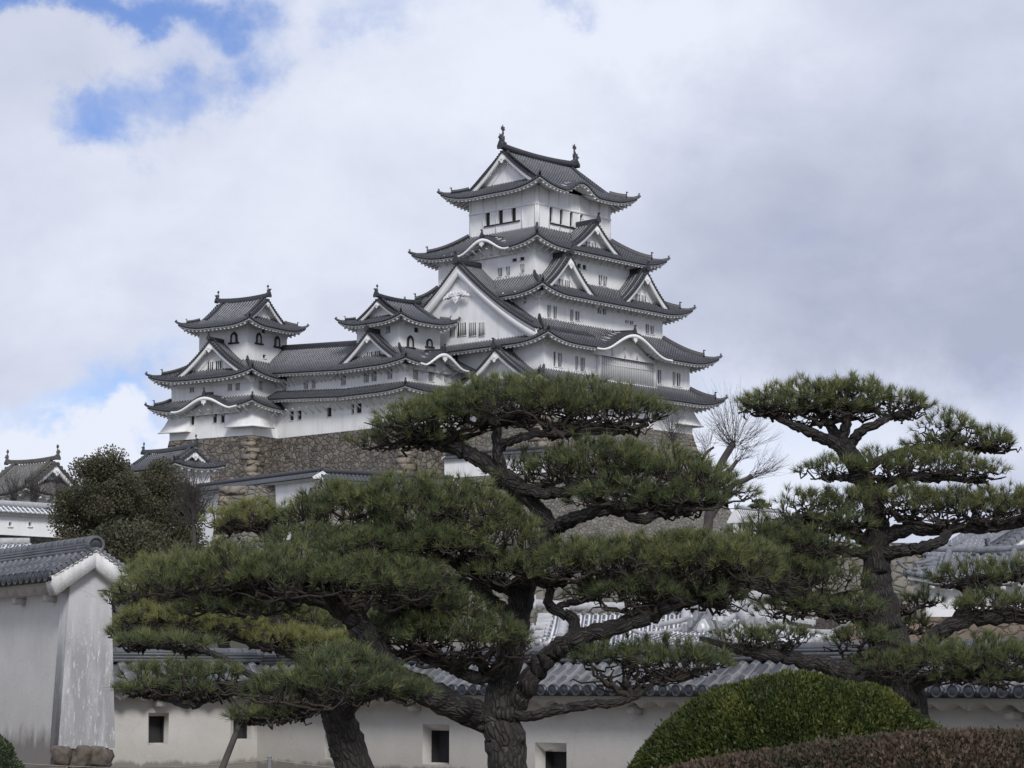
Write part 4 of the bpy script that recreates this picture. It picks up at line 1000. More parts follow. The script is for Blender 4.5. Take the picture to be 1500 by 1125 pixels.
# low wall in two runs that meet in a hollow corner
CC = at(377, 1060, 47.0); LA = at(150, 1060, 45.3); RB = at(1620, 1060, 32.8); RB = CC + (RB - CC) * 1.35
def mk_holes(A, Bp, boxes):
    A = np.array([A[0], A[1], 0.]); u = np.array([Bp[0], Bp[1], 0.]) - A; u /= np.linalg.norm(u); out = []
    for (ox0, oy0, ox1, oy1), (ix0, iy0, ix1, iy1) in boxes:
        o = on_plane(ox0, (oy0 + oy1) / 2, A, u)[0], on_plane(ox1, (oy0 + oy1) / 2, A, u)[0], on_plane((ox0 + ox1) / 2, oy1, A, u)[1], on_plane((ox0 + ox1) / 2, oy0, A, u)[1]
        v = np.cross(UP, u); A2 = A + v * .22
        i = on_plane(ix0, (iy0 + iy1) / 2, A2, u)[0], on_plane(ix1, (iy0 + iy1) / 2, A2, u)[0], on_plane((ix0 + ix1) / 2, iy1, A2, u)[1], on_plane((ix0 + ix1) / 2, iy0, A2, u)[1]
        out.append((o, i))
    return out
h1 = mk_holes(LA, CC, [((217, 1044, 247, 1091), (218, 1049, 240, 1088)), ((338, 1032, 369, 1084), (342, 1037, 362, 1082))])
h2 = mk_holes(CC, RB, [((476, 1066, 500, 1112), (484, 1072, 498, 1110)), ((619, 1061, 658, 1120), (632, 1070, 658, 1117)), ((784, 1088, 830, 1140), (799, 1101, 830, 1138)), ((1185, 1080, 1228, 1150), (1200, 1090, 1228, 1146))])
near_wall('low_wall', 'low white wall with square loopholes beside the tall stained wall end, at left', LA, CC + (CC - LA) * .1, -.05, 1.62, .5, 1.62, 2.12, .78, M['near_wall'], h1, 'low plastered walls under tiled roofs')
near_wall('low_wall', 'long low white wall with loopholes running behind the central pine trunk', CC, RB, -.05, 1.52, .5, 1.55, 2.07, .78, M['near_wall'], h2, 'low plastered walls under tiled roofs')

def tall_wall():
    e = np.array([.85, .53, 0.]); e /= np.linalg.norm(e); d = np.array([-e[1], e[0], 0.]); L = 9.
    P0 = at(126, 1088, 38.3); P0[2] = 0; zb, zt = .62, 3.4; wt, wb = .36, .50
    th = thing('high_wall', v3(P0 + d * L / 2, 0.0), 'tall weathered white wall with a streaked end face and tiled gable roof, left edge', 'plastered wall')
    zs = .28; c = [v3(P0 - e * (wb - .04) + d * .1, zs), v3(P0 + e * (wb - .04) + d * .1, zs), v3(P0 + e * (wt - .05) + d * .1, zt), v3(P0 - e * (wt - .05) + d * .1, zt)]; k = [x + d * L for x in c]
    mb = MB(); mb.add([c[0], k[0], k[3], c[3]], [[0, 1, 2, 3]]); mb.add([c[1], k[1], k[2], c[2]], [[0, 1, 2, 3]]); mb.add(k, [[0, 1, 2, 3]]); mb.build('wall_face', [M['side_wall']], th)
    me = MB(); t = np.linspace(0, 1, 9)
    pl = [v3(P0 - e * wb, zb), v3(P0 + e * wb, zb), v3(P0 + e * wt, zt), v3(P0 + e * wt * .3, zt + .18), v3(P0 - e * wt * .3, zt + .18), v3(P0 - e * wt, zt)]
    q = [x - d * .04 for x in pl]; pl = [x + d * .34 for x in pl]; me.fan(q)
    i = np.arange(6); me.add(q + pl, np.stack([i, (i + 1) % 6, (i + 1) % 6 + 6, i + 6], -1)); me.build('end_face', [M['end_wall']], th)
    zE, zr, half = 3.44, 3.88, .74
    mt, mw = MB(), MB(); S = P0 - d * .16
    near_tiles(mt, S - e * half, d, e, L, zE, zr - zE, half); near_tiles(mt, S + e * half, d, -e, L, zE, zr - zE, half)
    for sg in (-1, 1):                                              # verge: stepped row of tiles over the gable board
        for i in range(9):
            a = S + e * sg * half * (1 - i / 9) - d * .05; b = S + e * sg * half * (1 - (i + 1.25) / 9) - d * .05; za, zb_ = zE + (zr - zE) * i / 9 + .05, zE + (zr - zE) * (i + 1.25) / 9 + .02
            mt.tube([v3(a, za), v3(b, zb_)], [.062, .05], 8, 0)
            mt.sweep([v3(a + d * .09, za - .04), v3(b + d * .09, zb_ - .04)], [(-.14, -.015), (-.14, .015), (.14, .015), (.14, -.015)], side=d, mi=0)
    rf = mt.build('tile_roof', [M['ntile'], M['ncap']], th)
    wavy_eave(mw, S - e * (half - .06) + d * .15, d, e, L, zE - .06, half - wt); wavy_eave(mw, S + e * (half - .06) + d * .15, d, -e, L, zE - .06, half - wt)
    wall_bracket(mw, S - e * (half - .06), d, e, L, zE - .03, half - wt, 1.5); mw.build('eave', [M['near_trim']], rf)
    mg = MB()
    out = [(-half - .03, zE - .0), (0, zr + .03), (half + .03, zE - .0), (half - .06, zE - .31), (0, zr - .27), (-half + .06, zE - .31)]
    for h_ in (0, 1):                                               # the two halves of the gable board
        q = [out[0], out[1], out[4], out[5]] if h_ == 0 else [out[1], out[2], out[3], out[4]]
        a = [v3(S + e * x - d * .10, z) for x, z in q]; b = [x + d * .34 for x in a]
        mg.hexa(a + b)
    mg.build('gable_board', [M['gtrim']], rf)
    mr = MB(); cx = S
    for (dz, hh, ww) in ((.02, .03, .15), (.075, .025, .13), (.12, .025, .12)): mr.box(v3(cx + d * L / 2, zr + dz), d, e, UP, L / 2, ww, hh * .9)
    k = int(L / .3)
    for i in range(k):
        mr.tube([v3(cx + d * (L * i / k), zr + .17), v3(cx + d * (L * (i + .98) / k), zr + .17)], [.10, .088], 10)
    # end tile with its ring
    ang = np.arange(17) * 2 * np.pi / 16; C = v3(cx - d * .06, zr + .10)
    for r0, r1, th_ in ((.0, .16, .0), (.11, .155, -.03)):
        A = C - d * (.04 - th_ * 0) + 0; rr = [(r0, .0), (r0, -.035 if r0 else 0), (r1, -.035 if r0 else 0), (r1, .08)]
        P = np.stack([C + d * x + r * (np.cos(ang)[:, None] * e + np.sin(ang)[:, None] * UP) for r, x in rr]); mr.grid(P)
    mr.build('ridge', [M['ntile']], rf)
    # rough stones under the foot
    f = thing('stone_footing', v3(P0 + d * L / 2, 0.), 'rough brown boulders under the tall weathered wall end', 'stone footing')
    for x, z, r, rz in ((-.40, .47, .17, .17), (-.06, .46, .16, .19), (.27, .48, .19, .16), (-.48, .12, .22, .2), (-.12, .10, .2, .19), (.22, .13, .21, .19), (.5, .1, .16, .15)):
        C = P0 + e * x + d * (.02 + rng.uniform(0, .05)); C[2] = z; boulder(f, C, r, rz)
    for i in range(5): C = P0 + d * (.5 + i * .45) - e * (wb - .05); C[2] = .12; boulder(f, C, rng.uniform(.2, .27), rng.uniform(.13, .19))
def boulder(par, C, r, rz):
    bm_lat, bm_lon = 9, 14; th_ = np.linspace(0, np.pi, bm_lat)[:, None]; ph = np.linspace(0, 2 * np.pi, bm_lon + 1)[None]
    D = np.stack([np.sin(th_) * np.cos(ph), np.sin(th_) * np.sin(ph), np.cos(th_) + 0 * ph], -1)
    D = np.sign(D) * np.abs(D) ** .45; q = rng.uniform(-1, 1, (4, 3)); k = 1 + .13 * np.sin(D @ q.T * 4 + rng.uniform(0, 6, 4)).sum(-1)[..., None]
    k[:, -1] = k[:, 0]; mb = MB(); mb.grid(C + D * k * np.array([r, r, rz])); mb.build('boulder', [M['boulder']], par)
M['boulder'] = plain('boulder_stone', (.115, .095, .078), .9, .55, 9., .03)
tall_wall()

# ---- middle ground
def simple_house(name, label, cat, B, rect, z0, zE, rise, ends, g=None, tile='ctile', cap='cap', win={}, hip=True, grp=None, ov=1.0, rk=.6, fish=False, fk=.4, lift=.35):
    th = thing(name, v3(B.P((rect[0] + rect[1]) / 2, (rect[2] + rect[3]) / 2, 0.), z0), label, cat, grp)
    w = (rect[0] + ov, rect[1] - ov, rect[2] + ov, rect[3] - ov)
    storey(th, B, w, z0, zE + .3, win)
    a, b, c_ = M['ctile'], M['cap'], M['cridge']; M['ctile'], M['cap'] = M[tile], M[cap]
    if cap != 'cap': M['cridge'] = M[cap]
    global RW; rw_ = RW; RW = .27 if cap == 'wcap' else .34
    irimoya(th, B, rect, ends, g or 1.6, zE, rise, lift=lift, ov=ov, c=.3, fk=fk, fish=fish, rk=rk, E_=3.)
    M['ctile'], M['cap'], M['cridge'] = a, b, c_; RW = rw_
    return th
def roofed_wall(name, label, A, Bp, z0, zw, half=.8, rise=.5, tile='ctile', cap='cap', holes=(), thick=.5, grp=None, w=.35):
    """a plastered wall farther off"""
    A = np.array([A[0], A[1], 0.]); Bp = np.array([Bp[0], Bp[1], 0.]); L = np.linalg.norm(Bp - A); u = (Bp - A) / L; v = np.cross(UP, u)
    th = thing(name, v3((A + Bp) / 2, z0), label, 'plastered wall', grp); mb = MB()
    wallface(mb, A, u, -v, L, z0, zw, holes); wallface(mb, A + v * thick, u, v, L, z0, zw)
    for q in (A, Bp): wallface(mb, q, v, u, thick, z0, zw)
    mb.build('wall_face', [M['white']], th)
    for h in holes: window(th, A + u * h[0], u, -v, h[1] - h[0], h[2], h[3], 0, 'dark')
    mt, mw = MB(), MB(); ov = half - thick / 2
    for (S0, vv) in ((A - v * ov, v), (A + v * (thick + ov), -v)):
        zf = lambda s, d: zw + .05 + rise * d / half + 0 * s
        tiles(mt, S0, u, vv, L, zf, lambda s: 0 * s + half, J=2, w=w, h=.1, capr=.1); under(mt, mw, S0, u, vv, L, zf, False, False, ov, .1, rafters=False, th=.45)
    rf = mt.build('tile_roof', [M[tile], M[cap]], th); mw.build('eave', [M['whitetrim'], M['soffit']], rf)
    mr = MB(); ridge(mr, [v3(A + v * thick / 2, zw + rise + .15), v3(Bp + v * thick / 2, zw + rise + .15)], .6); mr.build('ridge', [M['cridge'] if tile == 'ctile' else M[cap]], rf)
    for q, nn in ((A, -u), (Bp, u)):
        mg = MB(); P = v3(q + v * thick / 2, zw + .05)
        mg.prism([(-half, -.12), (half, -.12), (half, .05), (0, rise + .02), (-half, .05)], P, v, UP, nn, .08); mg.build('gable_board', [M['whitetrim']], rf)
    return th
# mortared roofs behind the low wall
B1 = Bld(at(1010, 940, 70)[:2], 12); zr = zat(928, 70)
def bpx(px, py, Y, deg): return Bld(at(px, py, Y)[:2], deg)
B1 = bpx(768, 940, 70, -6); simple_house('storehouse', 'long roof of white-mortared tiles seen between the central pine trunk and its right limb', 'storehouse', B1, (0, 5.9, 0, 5.5), .0, zat(948, 70) - .1, 1.15, 'WE', .5, 'wtile', 'wcap', grp='storehouses with white-mortared roofs', ov=.8, rk=.33)
B1 = bpx(1052, 940, 64, 24); simple_house('storehouse', 'white-mortared tile roof showing right of the central pine above the low wall ridge', 'storehouse', B1, (0, 3.9, 0, 5.), .0, zat(942, 64) - .1, 1.25, 'WE', 1.2, 'wtile', 'wcap', grp='storehouses with white-mortared roofs', ov=.7, rk=.33)
# grey stone ramparts half way up
BR = bpx(545, 900, 125, 4); zt_ = zat(800, 125)
rampart('stone_rampart', BR, (0, 15, 0, 10), zat(842, 125), 2.0, 1.2, 'grey stone rampart glimpsed left of the central pine trunk, above the low wall', 'stone_g', quoin=False)
BR = bpx(1040, 850, 112, 10)
rampart('stone_rampart', BR, (0, 17, 0, 10), zat(792, 112), 1.0, 1.6, 'grey stone rampart seen on both sides of the right-hand pine trunk', 'stone_g', quoin=False)
BR = bpx(1230, 930, 80, 6)
rampart('stone_rampart', BR, (0, 12, 0, 6), zat(903, 80), -.1, .6, 'low reddish stone rampart below the gatehouse at right', 'rubble', quoin=False)
# gatehouse at the right edge
BG = bpx(1446, 815, 95, 26)
simple_house('gatehouse', 'white gatehouse with a carved gable at the right edge, behind the right pine', 'gatehouse', BG, (0, 9.0, 0, 4.6), zat(905, 95), zat(815, 95), 2.6, 'SN', .5, 'gtile', 'gcap', ov=.9, rk=.4)
BG = bpx(1325, 850, 90, -20)
simple_house('gatehouse', 'small white annex with barred window stepping down left of the gatehouse', 'gatehouse annex', BG, (0, 5.5, 0, 4.0), 1.5, zat(850, 90), 1.0, 'WE', .9, 'gtile', 'gcap', ov=.7, rk=.3, win={'S': [(1357, 856, 1360, 872, 0, 'dark'), (1363, 857, 1366, 873, 0, 'dark')]})
# slip of roof beyond the keep's base
a = at(1080, 745, 215); b = at(1160, 742, 222)
roofed_wall('distant_wall', 'distant wall with pale tiled roof right of the keep base', a, b, zat(830, 215), zat(765, 215), .9, 1.3, 'wtile', 'wcap')
# far left
BT = bpx(42, 745, 170, 50)
simple_house('distant_turret', 'weathered grey-roofed turret at the far left, two fish ornaments on its ridge', 'castle turret', BT, (-1.6, 5.6, -1.6, 6.2), zat(800, 170), zat(724, 170), 2.5, 'SN', 1.2, 'otile', 'ocap', ov=1.2, rk=.42, fish=True, fk=.33, lift=.5)
a = at(-40, 760, 142); b = at(102, 760, 147); A_ = np.array([a[0], a[1], 0.]); u_ = np.array([b[0], b[1], 0.]) - A_; u_ /= np.linalg.norm(u_)
hl = [(on_plane(x - 2, 768, A_, u_)[0], on_plane(x + 2, 768, A_, u_)[0], on_plane(x, y + 3, A_, u_)[1], on_plane(x, y - 3, A_, u_)[1]) for x, y in ((15, 768), (44, 768), (83, 766))]
roofed_wall('terrace_wall', 'white wall with small loopholes and white-mortared coping at the left edge', a, b, zat(784, 144), zat(752, 144), .8, .45, 'wtile', 'wcap', hl)
BR = Bld((a[0] - 2, a[1] - .3), math.degrees(math.atan2(u_[1], u_[0]))); rampart('stone_rampart', BR, (0, 9.5, 0, 8), zat(778, 144), 1., 1., 'rough stone rampart under the white terrace wall at left', 'stone_g', quoin=False)
a = at(-60, 800, 120); b = at(42, 800, 120); roofed_wall('terrace_wall', 'short white-mortared coping just above the tall wall roof at left', a, b, zat(840, 120), zat(806, 120), .7, .3, 'wtile', 'wcap')
# small turret and wall below the far left base
BT = bpx(262, 690, 205, 40)
simple_house('small_turret', 'small tiled turret half hidden by dark trees, under the far left castle turret', 'castle turret', BT, (-1.2, 4.2, -1.2, 9.5), zat(800, 205), zat(684, 205), 1.7, 'SN', 1.1, ov=1.0, rk=.5, fish=True, fk=.3, lift=.4)
a = at(284, 720, 193); b = at(468, 720, 178); c_ = at(665, 720, 184)
roofed_wall('stepped_wall', 'tiled white wall running from the small turret along the foot of the brown stone base', a, b, zat(800, 190), zat(710, 184), .9, .5, grp='walls below the stone base')
roofed_wall('stepped_wall', 'tiled white wall with a small gable end, right half below the brown stone base', b, c_, zat(722, 180), zat(707, 180), .9, .6, grp='walls below the stone base')
BR = Bld(b[:2] + np.array([0, -.4]), math.degrees(math.atan2(c_[1] - b[1], c_[0] - b[0]))); rampart('stone_rampart', BR, (0, 10.4, 0, 5), zat(716, 180), 8., 1.2, 'grey stone rampart below the right half of the tiled wall, mostly hidden by pine foliage', 'stone_g', quoin=False)
BR = bpx(322, 740, 184, -12); rampart('stone_rampart', BR, (0, 8.2, 0, 8), zat(709, 182), 8., 1.2, 'grey stone rampart with pale corner stones below the tiled wall, left of the pines', 'stone_g', qmat='stone_q')
# white wall between the two bases
a = at(651, 690, 257); b = at(800, 690, 249)
roofed_wall('gate_wall', 'plain white wall in the gap between the brown base and the keep base', a, b, zat(700, 256), zat(672, 256), .7, .4)
BR = Bld(a[:2] + np.array([0, -.6]), math.degrees(math.atan2(b[1] - a[1], b[0] - a[0]))); rampart('stone_rampart', BR, (0, 13, 0, 6), zat(700, 256), 14., 2., 'pale stone rampart under the plain white wall in front of the keep base', 'stone_g', quoin=False)

# ---- ground, hill
def ground_mat(name, a, b, c, sc):
    m, nt, p = new_mat(name); g = G(nt); v = g.coord('Object'); n = g.noise(v, sc, 8, .65); n2 = g.noise(v, sc * .08, 4)
    col = g.ramp(n, [(.3, a), (.5, b), (.7, c)]); col = g.mix(g.mapr(n2, .4, .65, 0, .6), col, b)
    nt.links.new(col, p.inputs['Base Color']); p.inputs['Roughness'].default_value = .95; g.bump(p, n, .8, .08); return m
M['earth'] = ground_mat('earth', (.10, .085, .06), (.15, .13, .10), (.09, .10, .05), 4.)
M['hillgrass'] = ground_mat('hill_cover', (.025, .028, .016), (.045, .045, .028), (.065, .055, .04), .6)
mb = MB(); mb.add([(-4000, -50, -.05), (4000, -50, -.05), (4000, 9000, -.05), (-4000, 9000, -.05)], [[0, 1, 2, 3]]); setp(mb.build('ground', [M['earth']]), kind='structure')
def hill():
    xs = np.linspace(-160, 170, 120); ys = np.linspace(62, 420, 120); X, Y = np.meshgrid(xs, ys)
    r = np.clip((Y - 90) / 130, 0, 1); r = r * r * (3 - 2 * r); side = np.clip(1 - ((X - 5) / 125) ** 2, 0, 1) ** .6
    Z = -.6 + 15.5 * r * side * np.clip((420 - Y) / 60, 0, 1) + .5 * np.sin(X * .21 + Y * .13) * np.cos(Y * .17) * r
    mb = MB(); mb.grid(np.stack([X, Y, Z], -1)); return setp(mb.build('hill', [M['hillgrass']], smooth=True), kind='structure')
hill()

# ------------------------------------------------------------------ vegetation
M['bark'] = bark_mat('pine_bark', (.018, .015, .014), (.082, .073, .067))
M['twig'] = plain('pine_twig', (.035, .028, .023), .9, .35, 8.)
M['needle'] = leaf_mat('pine_needles', (.056, .078, .042), (.115, .142, .066), (.26, .26, .095), .25, .5)
M['yew'] = leaf_mat('clipped_leaves', (.024, .036, .010), (.055, .072, .016), (.125, .13, .030), .15, .55)
M['azalea'] = leaf_mat('reddish_leaves', (.042, .048, .028), (.088, .064, .044), (.16, .112, .078), .15, .6)
M['broad'] = leaf_mat('dark_evergreen_leaves', (.044, .050, .028), (.080, .080, .046), (.13, .112, .072), .15, .55)
M['privet'] = leaf_mat('shrub_leaves', (.04, .06, .03), (.08, .11, .05), (.14, .17, .09), .2, .5)
M['core'] = plain('bush_shade_core', (.022, .024, .014), .95, .3, 8.)
M['bare'] = plain('bare_branch', (.060, .052, .050), .9, .3, 3.)
M['pole'] = plain('weathered_pole', (.055, .047, .042), .8, .3, 6.)
M['postm'] = plain('grey_post', (.22, .22, .23), .7, .2, 6.)
M['rope'] = plain('pale_rope', (.30, .28, .25), .8, .1, 20.)

def tubes_batch(paths, rad, k=4):       # paths (N, m, 3), rad (N, m) -> vertices, faces
    N, m, _ = paths.shape; t = np.gradient(paths, axis=1); t /= np.linalg.norm(t, axis=2)[..., None] + 1e-9
    ref = np.where(np.abs(t[..., 2:3]) < .8, np.array([0, 0, 1.]), np.array([1., 0, 0])); a = np.cross(t, ref); a /= np.linalg.norm(a, axis=2)[..., None] + 1e-9; b = np.cross(t, a)
    ang = np.arange(k) * 2 * np.pi / k
    P = paths[:, :, None] + rad[:, :, None, None] * (a[:, :, None] * np.cos(ang)[:, None] + b[:, :, None] * np.sin(ang)[:, None])
    i, j = np.meshgrid(np.arange(m - 1), np.arange(k), indexing='ij'); j2 = (j + 1) % k
    q = np.stack([i * k + j, i * k + j2, (i + 1) * k + j2, (i + 1) * k + j], -1).reshape(-1, 4)
    return P.reshape(-1, 3), (q[None] + (np.arange(N) * m * k)[:, None, None]).reshape(-1, 4)
def smooth_path(P, n=6, wig=0., r=None):
    P = np.asarray(P, float); Q = []; m = len(P)
    for i in range(m - 1):
        p0, p1, p2, p3 = P[max(i - 1, 0)], P[i], P[i + 1], P[min(i + 2, m - 1)]
        for t in np.arange(n) / n: Q.append(.5 * ((2 * p1) + (-p0 + p2) * t + (2 * p0 - 5 * p1 + 4 * p2 - p3) * t * t + (-p0 + 3 * p1 - 3 * p2 + p3) * t ** 3))
    Q.append(P[-1]); Q = np.array(Q)
    if wig: w = rng.normal(0, wig, (len(Q), 3)); w[0] = w[-1] = 0; Q[:, :3] += (w + np.roll(w, 1, 0)) / 2
    return Q
def limb_mesh(name, pts, par, k=12, wig=.0, rough=.06, n=7):
    """a limb from (x, y, z, radius) stations: smoothed, knobbly"""
    Q = smooth_path(pts, n); 
    if wig: 
        w = rng.normal(0, 1, (len(Q), 3)) * wig * Q[:, 3:4] ; w[:2] = 0; Q[:, :3] += w
    path, rad = Q[:, :3], np.maximum(Q[:, 3], .004)
    t = np.gradient(path, axis=0); t /= np.linalg.norm(t, axis=1)[:, None] + 1e-9
    a = np.cross(t, [0.13, .99, .05]); a /= np.linalg.norm(a, axis=1)[:, None]; b = np.cross(t, a); ang = np.arange(k + 1) * 2 * np.pi / k
    L = np.concatenate([[0], np.cumsum(np.linalg.norm(np.diff(path, axis=0), axis=1))])
    ph = rng.uniform(0, 6, 5)
    bump = 1 + rough * (np.sin(3 * ang[None] + L[:, None] * 5 + ph[0]) + np.sin(5 * ang[None] - L[:, None] * 9 + ph[1]) + .7 * np.sin(2 * ang[None] + L[:, None] * 17 + ph[2]) + .6 * np.sin(L[:, None] * 31 / (1 + 8 * rad[:, None]) + ph[3]))
    bump[:, -1] = bump[:, 0]
    P = path[:, None] + (rad[:, None] * bump)[..., None] * (a[:, None] * np.cos(ang)[:, None] + b[:, None] * np.sin(ang)[:, None])
    UV = np.stack(np.broadcast_arrays(ang[None] * rad.mean(), L[:, None] + ph[4] * 3), -1)
    mb = MB(); mb.grid(P, 0, UV); mb.fan(P[-1, :k]); return mb.build(name, [M['bark']], par, smooth=True), Q
def needles(P, D, n_each, L, wid, spread=(.12, 1.12), stem=.05):
    """tufts of needles: P, D (N, 3); returns triangles and the tuft number of each vertex"""
    N = len(P); idx = np.repeat(np.arange(N), n_each); n = len(idx)
    d = D[idx]; ref = rng.normal(0, 1, (n, 3)); s = np.cross(d, ref); s /= np.linalg.norm(s, axis=1)[:, None] + 1e-9
    th = rng.uniform(*spread, n) ** 1.0; nd = d * np.cos(th)[:, None] + s * np.sin(th)[:, None]
    base = P[idx] + d * (rng.uniform(-.5, .5, n) * stem)[:, None]; ln = L * rng.uniform(.75, 1.2, n)
    w = np.cross(nd, rng.normal(0, 1, (n, 3))); w /= np.linalg.norm(w, axis=1)[:, None] + 1e-9
    V = np.empty((n, 3, 3)); V[:, 0] = base + w * wid / 2; V[:, 1] = base - w * wid / 2; V[:, 2] = base + nd * ln[:, None]
    return V.reshape(-1, 3), np.arange(n * 3).reshape(-1, 3), np.repeat(idx, 3)
def pine(name, label, Y0, trunk, limbs, pads, group=None, nl=.125, dens=195, tint=0., nw=.0058, n_each=32, twk=1.35, lw=.92):
    """trunk and limbs are stations (px, py, width px, dY); pads are (px, py, rx, ry, dY[, tint[, density]]) in photograph pixels at Y0 + dY"""
    def st(q): p = at(q[0], q[1], Y0 + q[3]); return np.append(p, q[2] * lw * (Y0 + q[3]) / F / 2)
    b = at(trunk[0][0], trunk[0][1], Y0); root = thing(name, v3(b, 0.), label, 'pine tree', group)
    nodes = []
    o, Q = limb_mesh('trunk', [st(q) for q in trunk], root, 20, .05, .045); nodes.append(Q)
    for l in limbs:
        o, Q = limb_mesh('limb', [st(q) for q in l], root, 10, .15, .05); nodes.append(Q)
    nodes = np.vstack(nodes)
    for pd in pads:
        px, py, rx, ry, dY = pd[:5]; tn = pd[5] if len(pd) > 5 else 0.; dn = pd[6] if len(pd) > 6 else 1.
        Y = Y0 + dY; C = at(px, py, Y); a, h = rx * Y / F * 1.02, ry * Y / F * 1.10; dpt = a * (.78 if a > .5 else .95)
        N = int(max(40, dens * dn * math.pi * a * dpt))
        r = np.sqrt(rng.uniform(0, 1, N)); ph = rng.uniform(0, 2 * np.pi, N); q1, q2 = rng.uniform(0, 6.3, 2)
        edge = 1 + .14 * np.sin(3 * ph + q1) + .10 * np.sin(7 * ph + q2) + rng.normal(0, .05, N)
        x, y = r * np.cos(ph) * edge, r * np.sin(ph) * edge
        k1, k2, k3 = rng.uniform(0, 6.3, 3)
        keep = (np.sin(x * 6.1 + q1 * 2) * np.sin(y * 5.3 + q2 * 3) + .35 * rng.normal(0, 1, N)) > -.62
        x, y, r = x[keep], y[keep], r[keep]; N = len(x)
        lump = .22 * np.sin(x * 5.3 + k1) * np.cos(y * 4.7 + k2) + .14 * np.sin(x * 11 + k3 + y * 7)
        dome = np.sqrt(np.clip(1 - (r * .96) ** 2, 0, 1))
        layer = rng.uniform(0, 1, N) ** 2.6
        z = -.62 + (1.25 * dome + lump * dome) * (1 - .55 * layer * dome) + rng.normal(0, .05, N)
        T = C + np.stack([x * a, y * dpt, z * h], -1)
        rad_dir = np.stack([x, y, 0 * x], -1); D = UP * .95 + rad_dir * (.35 + .75 * r[:, None] ** 2) + rng.normal(0, .28, (N, 3)); D /= np.linalg.norm(D, axis=1)[:, None]
        V, Fc, ti = needles(T, D, n_each, nl, nw)
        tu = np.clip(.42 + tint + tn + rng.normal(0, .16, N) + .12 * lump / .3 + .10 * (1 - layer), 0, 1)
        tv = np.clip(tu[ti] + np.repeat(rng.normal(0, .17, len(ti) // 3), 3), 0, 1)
        brown = np.repeat(rng.uniform(0, 1, len(ti) // 3) < .03, 3)
        fo = mesh_from('needle_pad', V - ORG[root], Fc, [M['needle']], root, attrs={'tint': np.where(brown, 1., tv)})
        # the fan of crooked branches that carries the pad
        dist = np.linalg.norm((nodes[:, :3] - (C - UP * h * .6)) * [1, .8, 1.2], axis=1); B0 = nodes[np.argmin(dist), :3]; r0 = min(nodes[np.argmin(dist), 3] * .8, .032 * a + .010)
        nb = int(5 + 5.5 * a * dn); ang = np.arange(nb) * 2.39996 + rng.uniform(0, 6); rr = np.sqrt((np.arange(nb) + .6) / nb) * .92
        E_ = C + np.stack([np.cos(ang) * rr * a, np.sin(ang) * rr * dpt, (-.62 + .30 * rng.uniform(0, 1, nb) + .15 * (1 - rr)) * h], -1)
        m = 9; t = np.linspace(0, 1, m)[None, :, None]
        mid = (B0 + E_) / 2 + np.stack([0 * rr, 0 * rr, -.18 * h + 0 * rr], -1)
        paths = (1 - t) ** 2 * B0 + 2 * t * (1 - t) * mid[:, None] + t ** 2 * E_[:, None]
        wig = rng.normal(0, .040 * (.5 + a * .5), (nb, m, 3)); wig[:, 0] = 0; paths = paths + wig
        rd = (r0 * (1 - .72 * t[..., 0]) + .005) * rng.uniform(.7, 1.15, (nb, 1))
        V1, F1 = tubes_batch(paths, rd, 6)
        net = paths[:, 2:].reshape(-1, 3)
        # second-order twigs
        n2 = int(nb * 5); i2 = rng.integers(0, len(net), n2); e2 = net[i2] + rng.normal(0, 1, (n2, 3)) * np.array([.30 * a, .26 * dpt, .10 * h]) + UP * .22 * h
        e2[:, 2] = np.minimum(e2[:, 2], C[2] + .35 * h)
        t2 = np.linspace(0, 1, 6)[None, :, None]; p2 = net[i2][:, None] * (1 - t2) + e2[:, None] * t2; w2 = rng.normal(0, .022, (n2, 6, 3)); w2[:, 0] = 0; p2 = p2 + w2
        V2, F2 = tubes_batch(p2, (.011 - .006 * t2[..., 0]) * twk * np.ones((n2, 1)), 4)
        net2 = np.vstack([net, p2[:, 1:].reshape(-1, 3)])
        sel = rng.permutation(N)[:int(N * .62)]
        Tn = T[sel]; j = np.concatenate([np.argmin(((Tn[i:i + 400, None] - net2[None]) ** 2).sum(-1) + .6 * np.maximum(net2[None, :, 2] - Tn[i:i + 400, None, 2], 0), 1) for i in range(0, len(Tn), 400)])
        s0 = net2[j]; t3 = np.linspace(0, 1, 4)[None, :, None]; p3 = s0[:, None] * (1 - t3) + Tn[:, None] * t3; p3[:, 1:3] += rng.normal(0, .018, (len(Tn), 2, 3)); p3[:, 1:3, 2] -= .02
        V3, F3 = tubes_batch(p3, (.0065 - .0025 * t3[..., 0]) * twk * np.ones((len(Tn), 1)), 3)
        VV = np.vstack([V1, V2, V3]); FF = np.vstack([F1, F2 + len(V1), F3 + len(V1) + len(V2)])
        mesh_from('twigs', VV - ORG[root], FF, [M['twig']], fo)
    return root

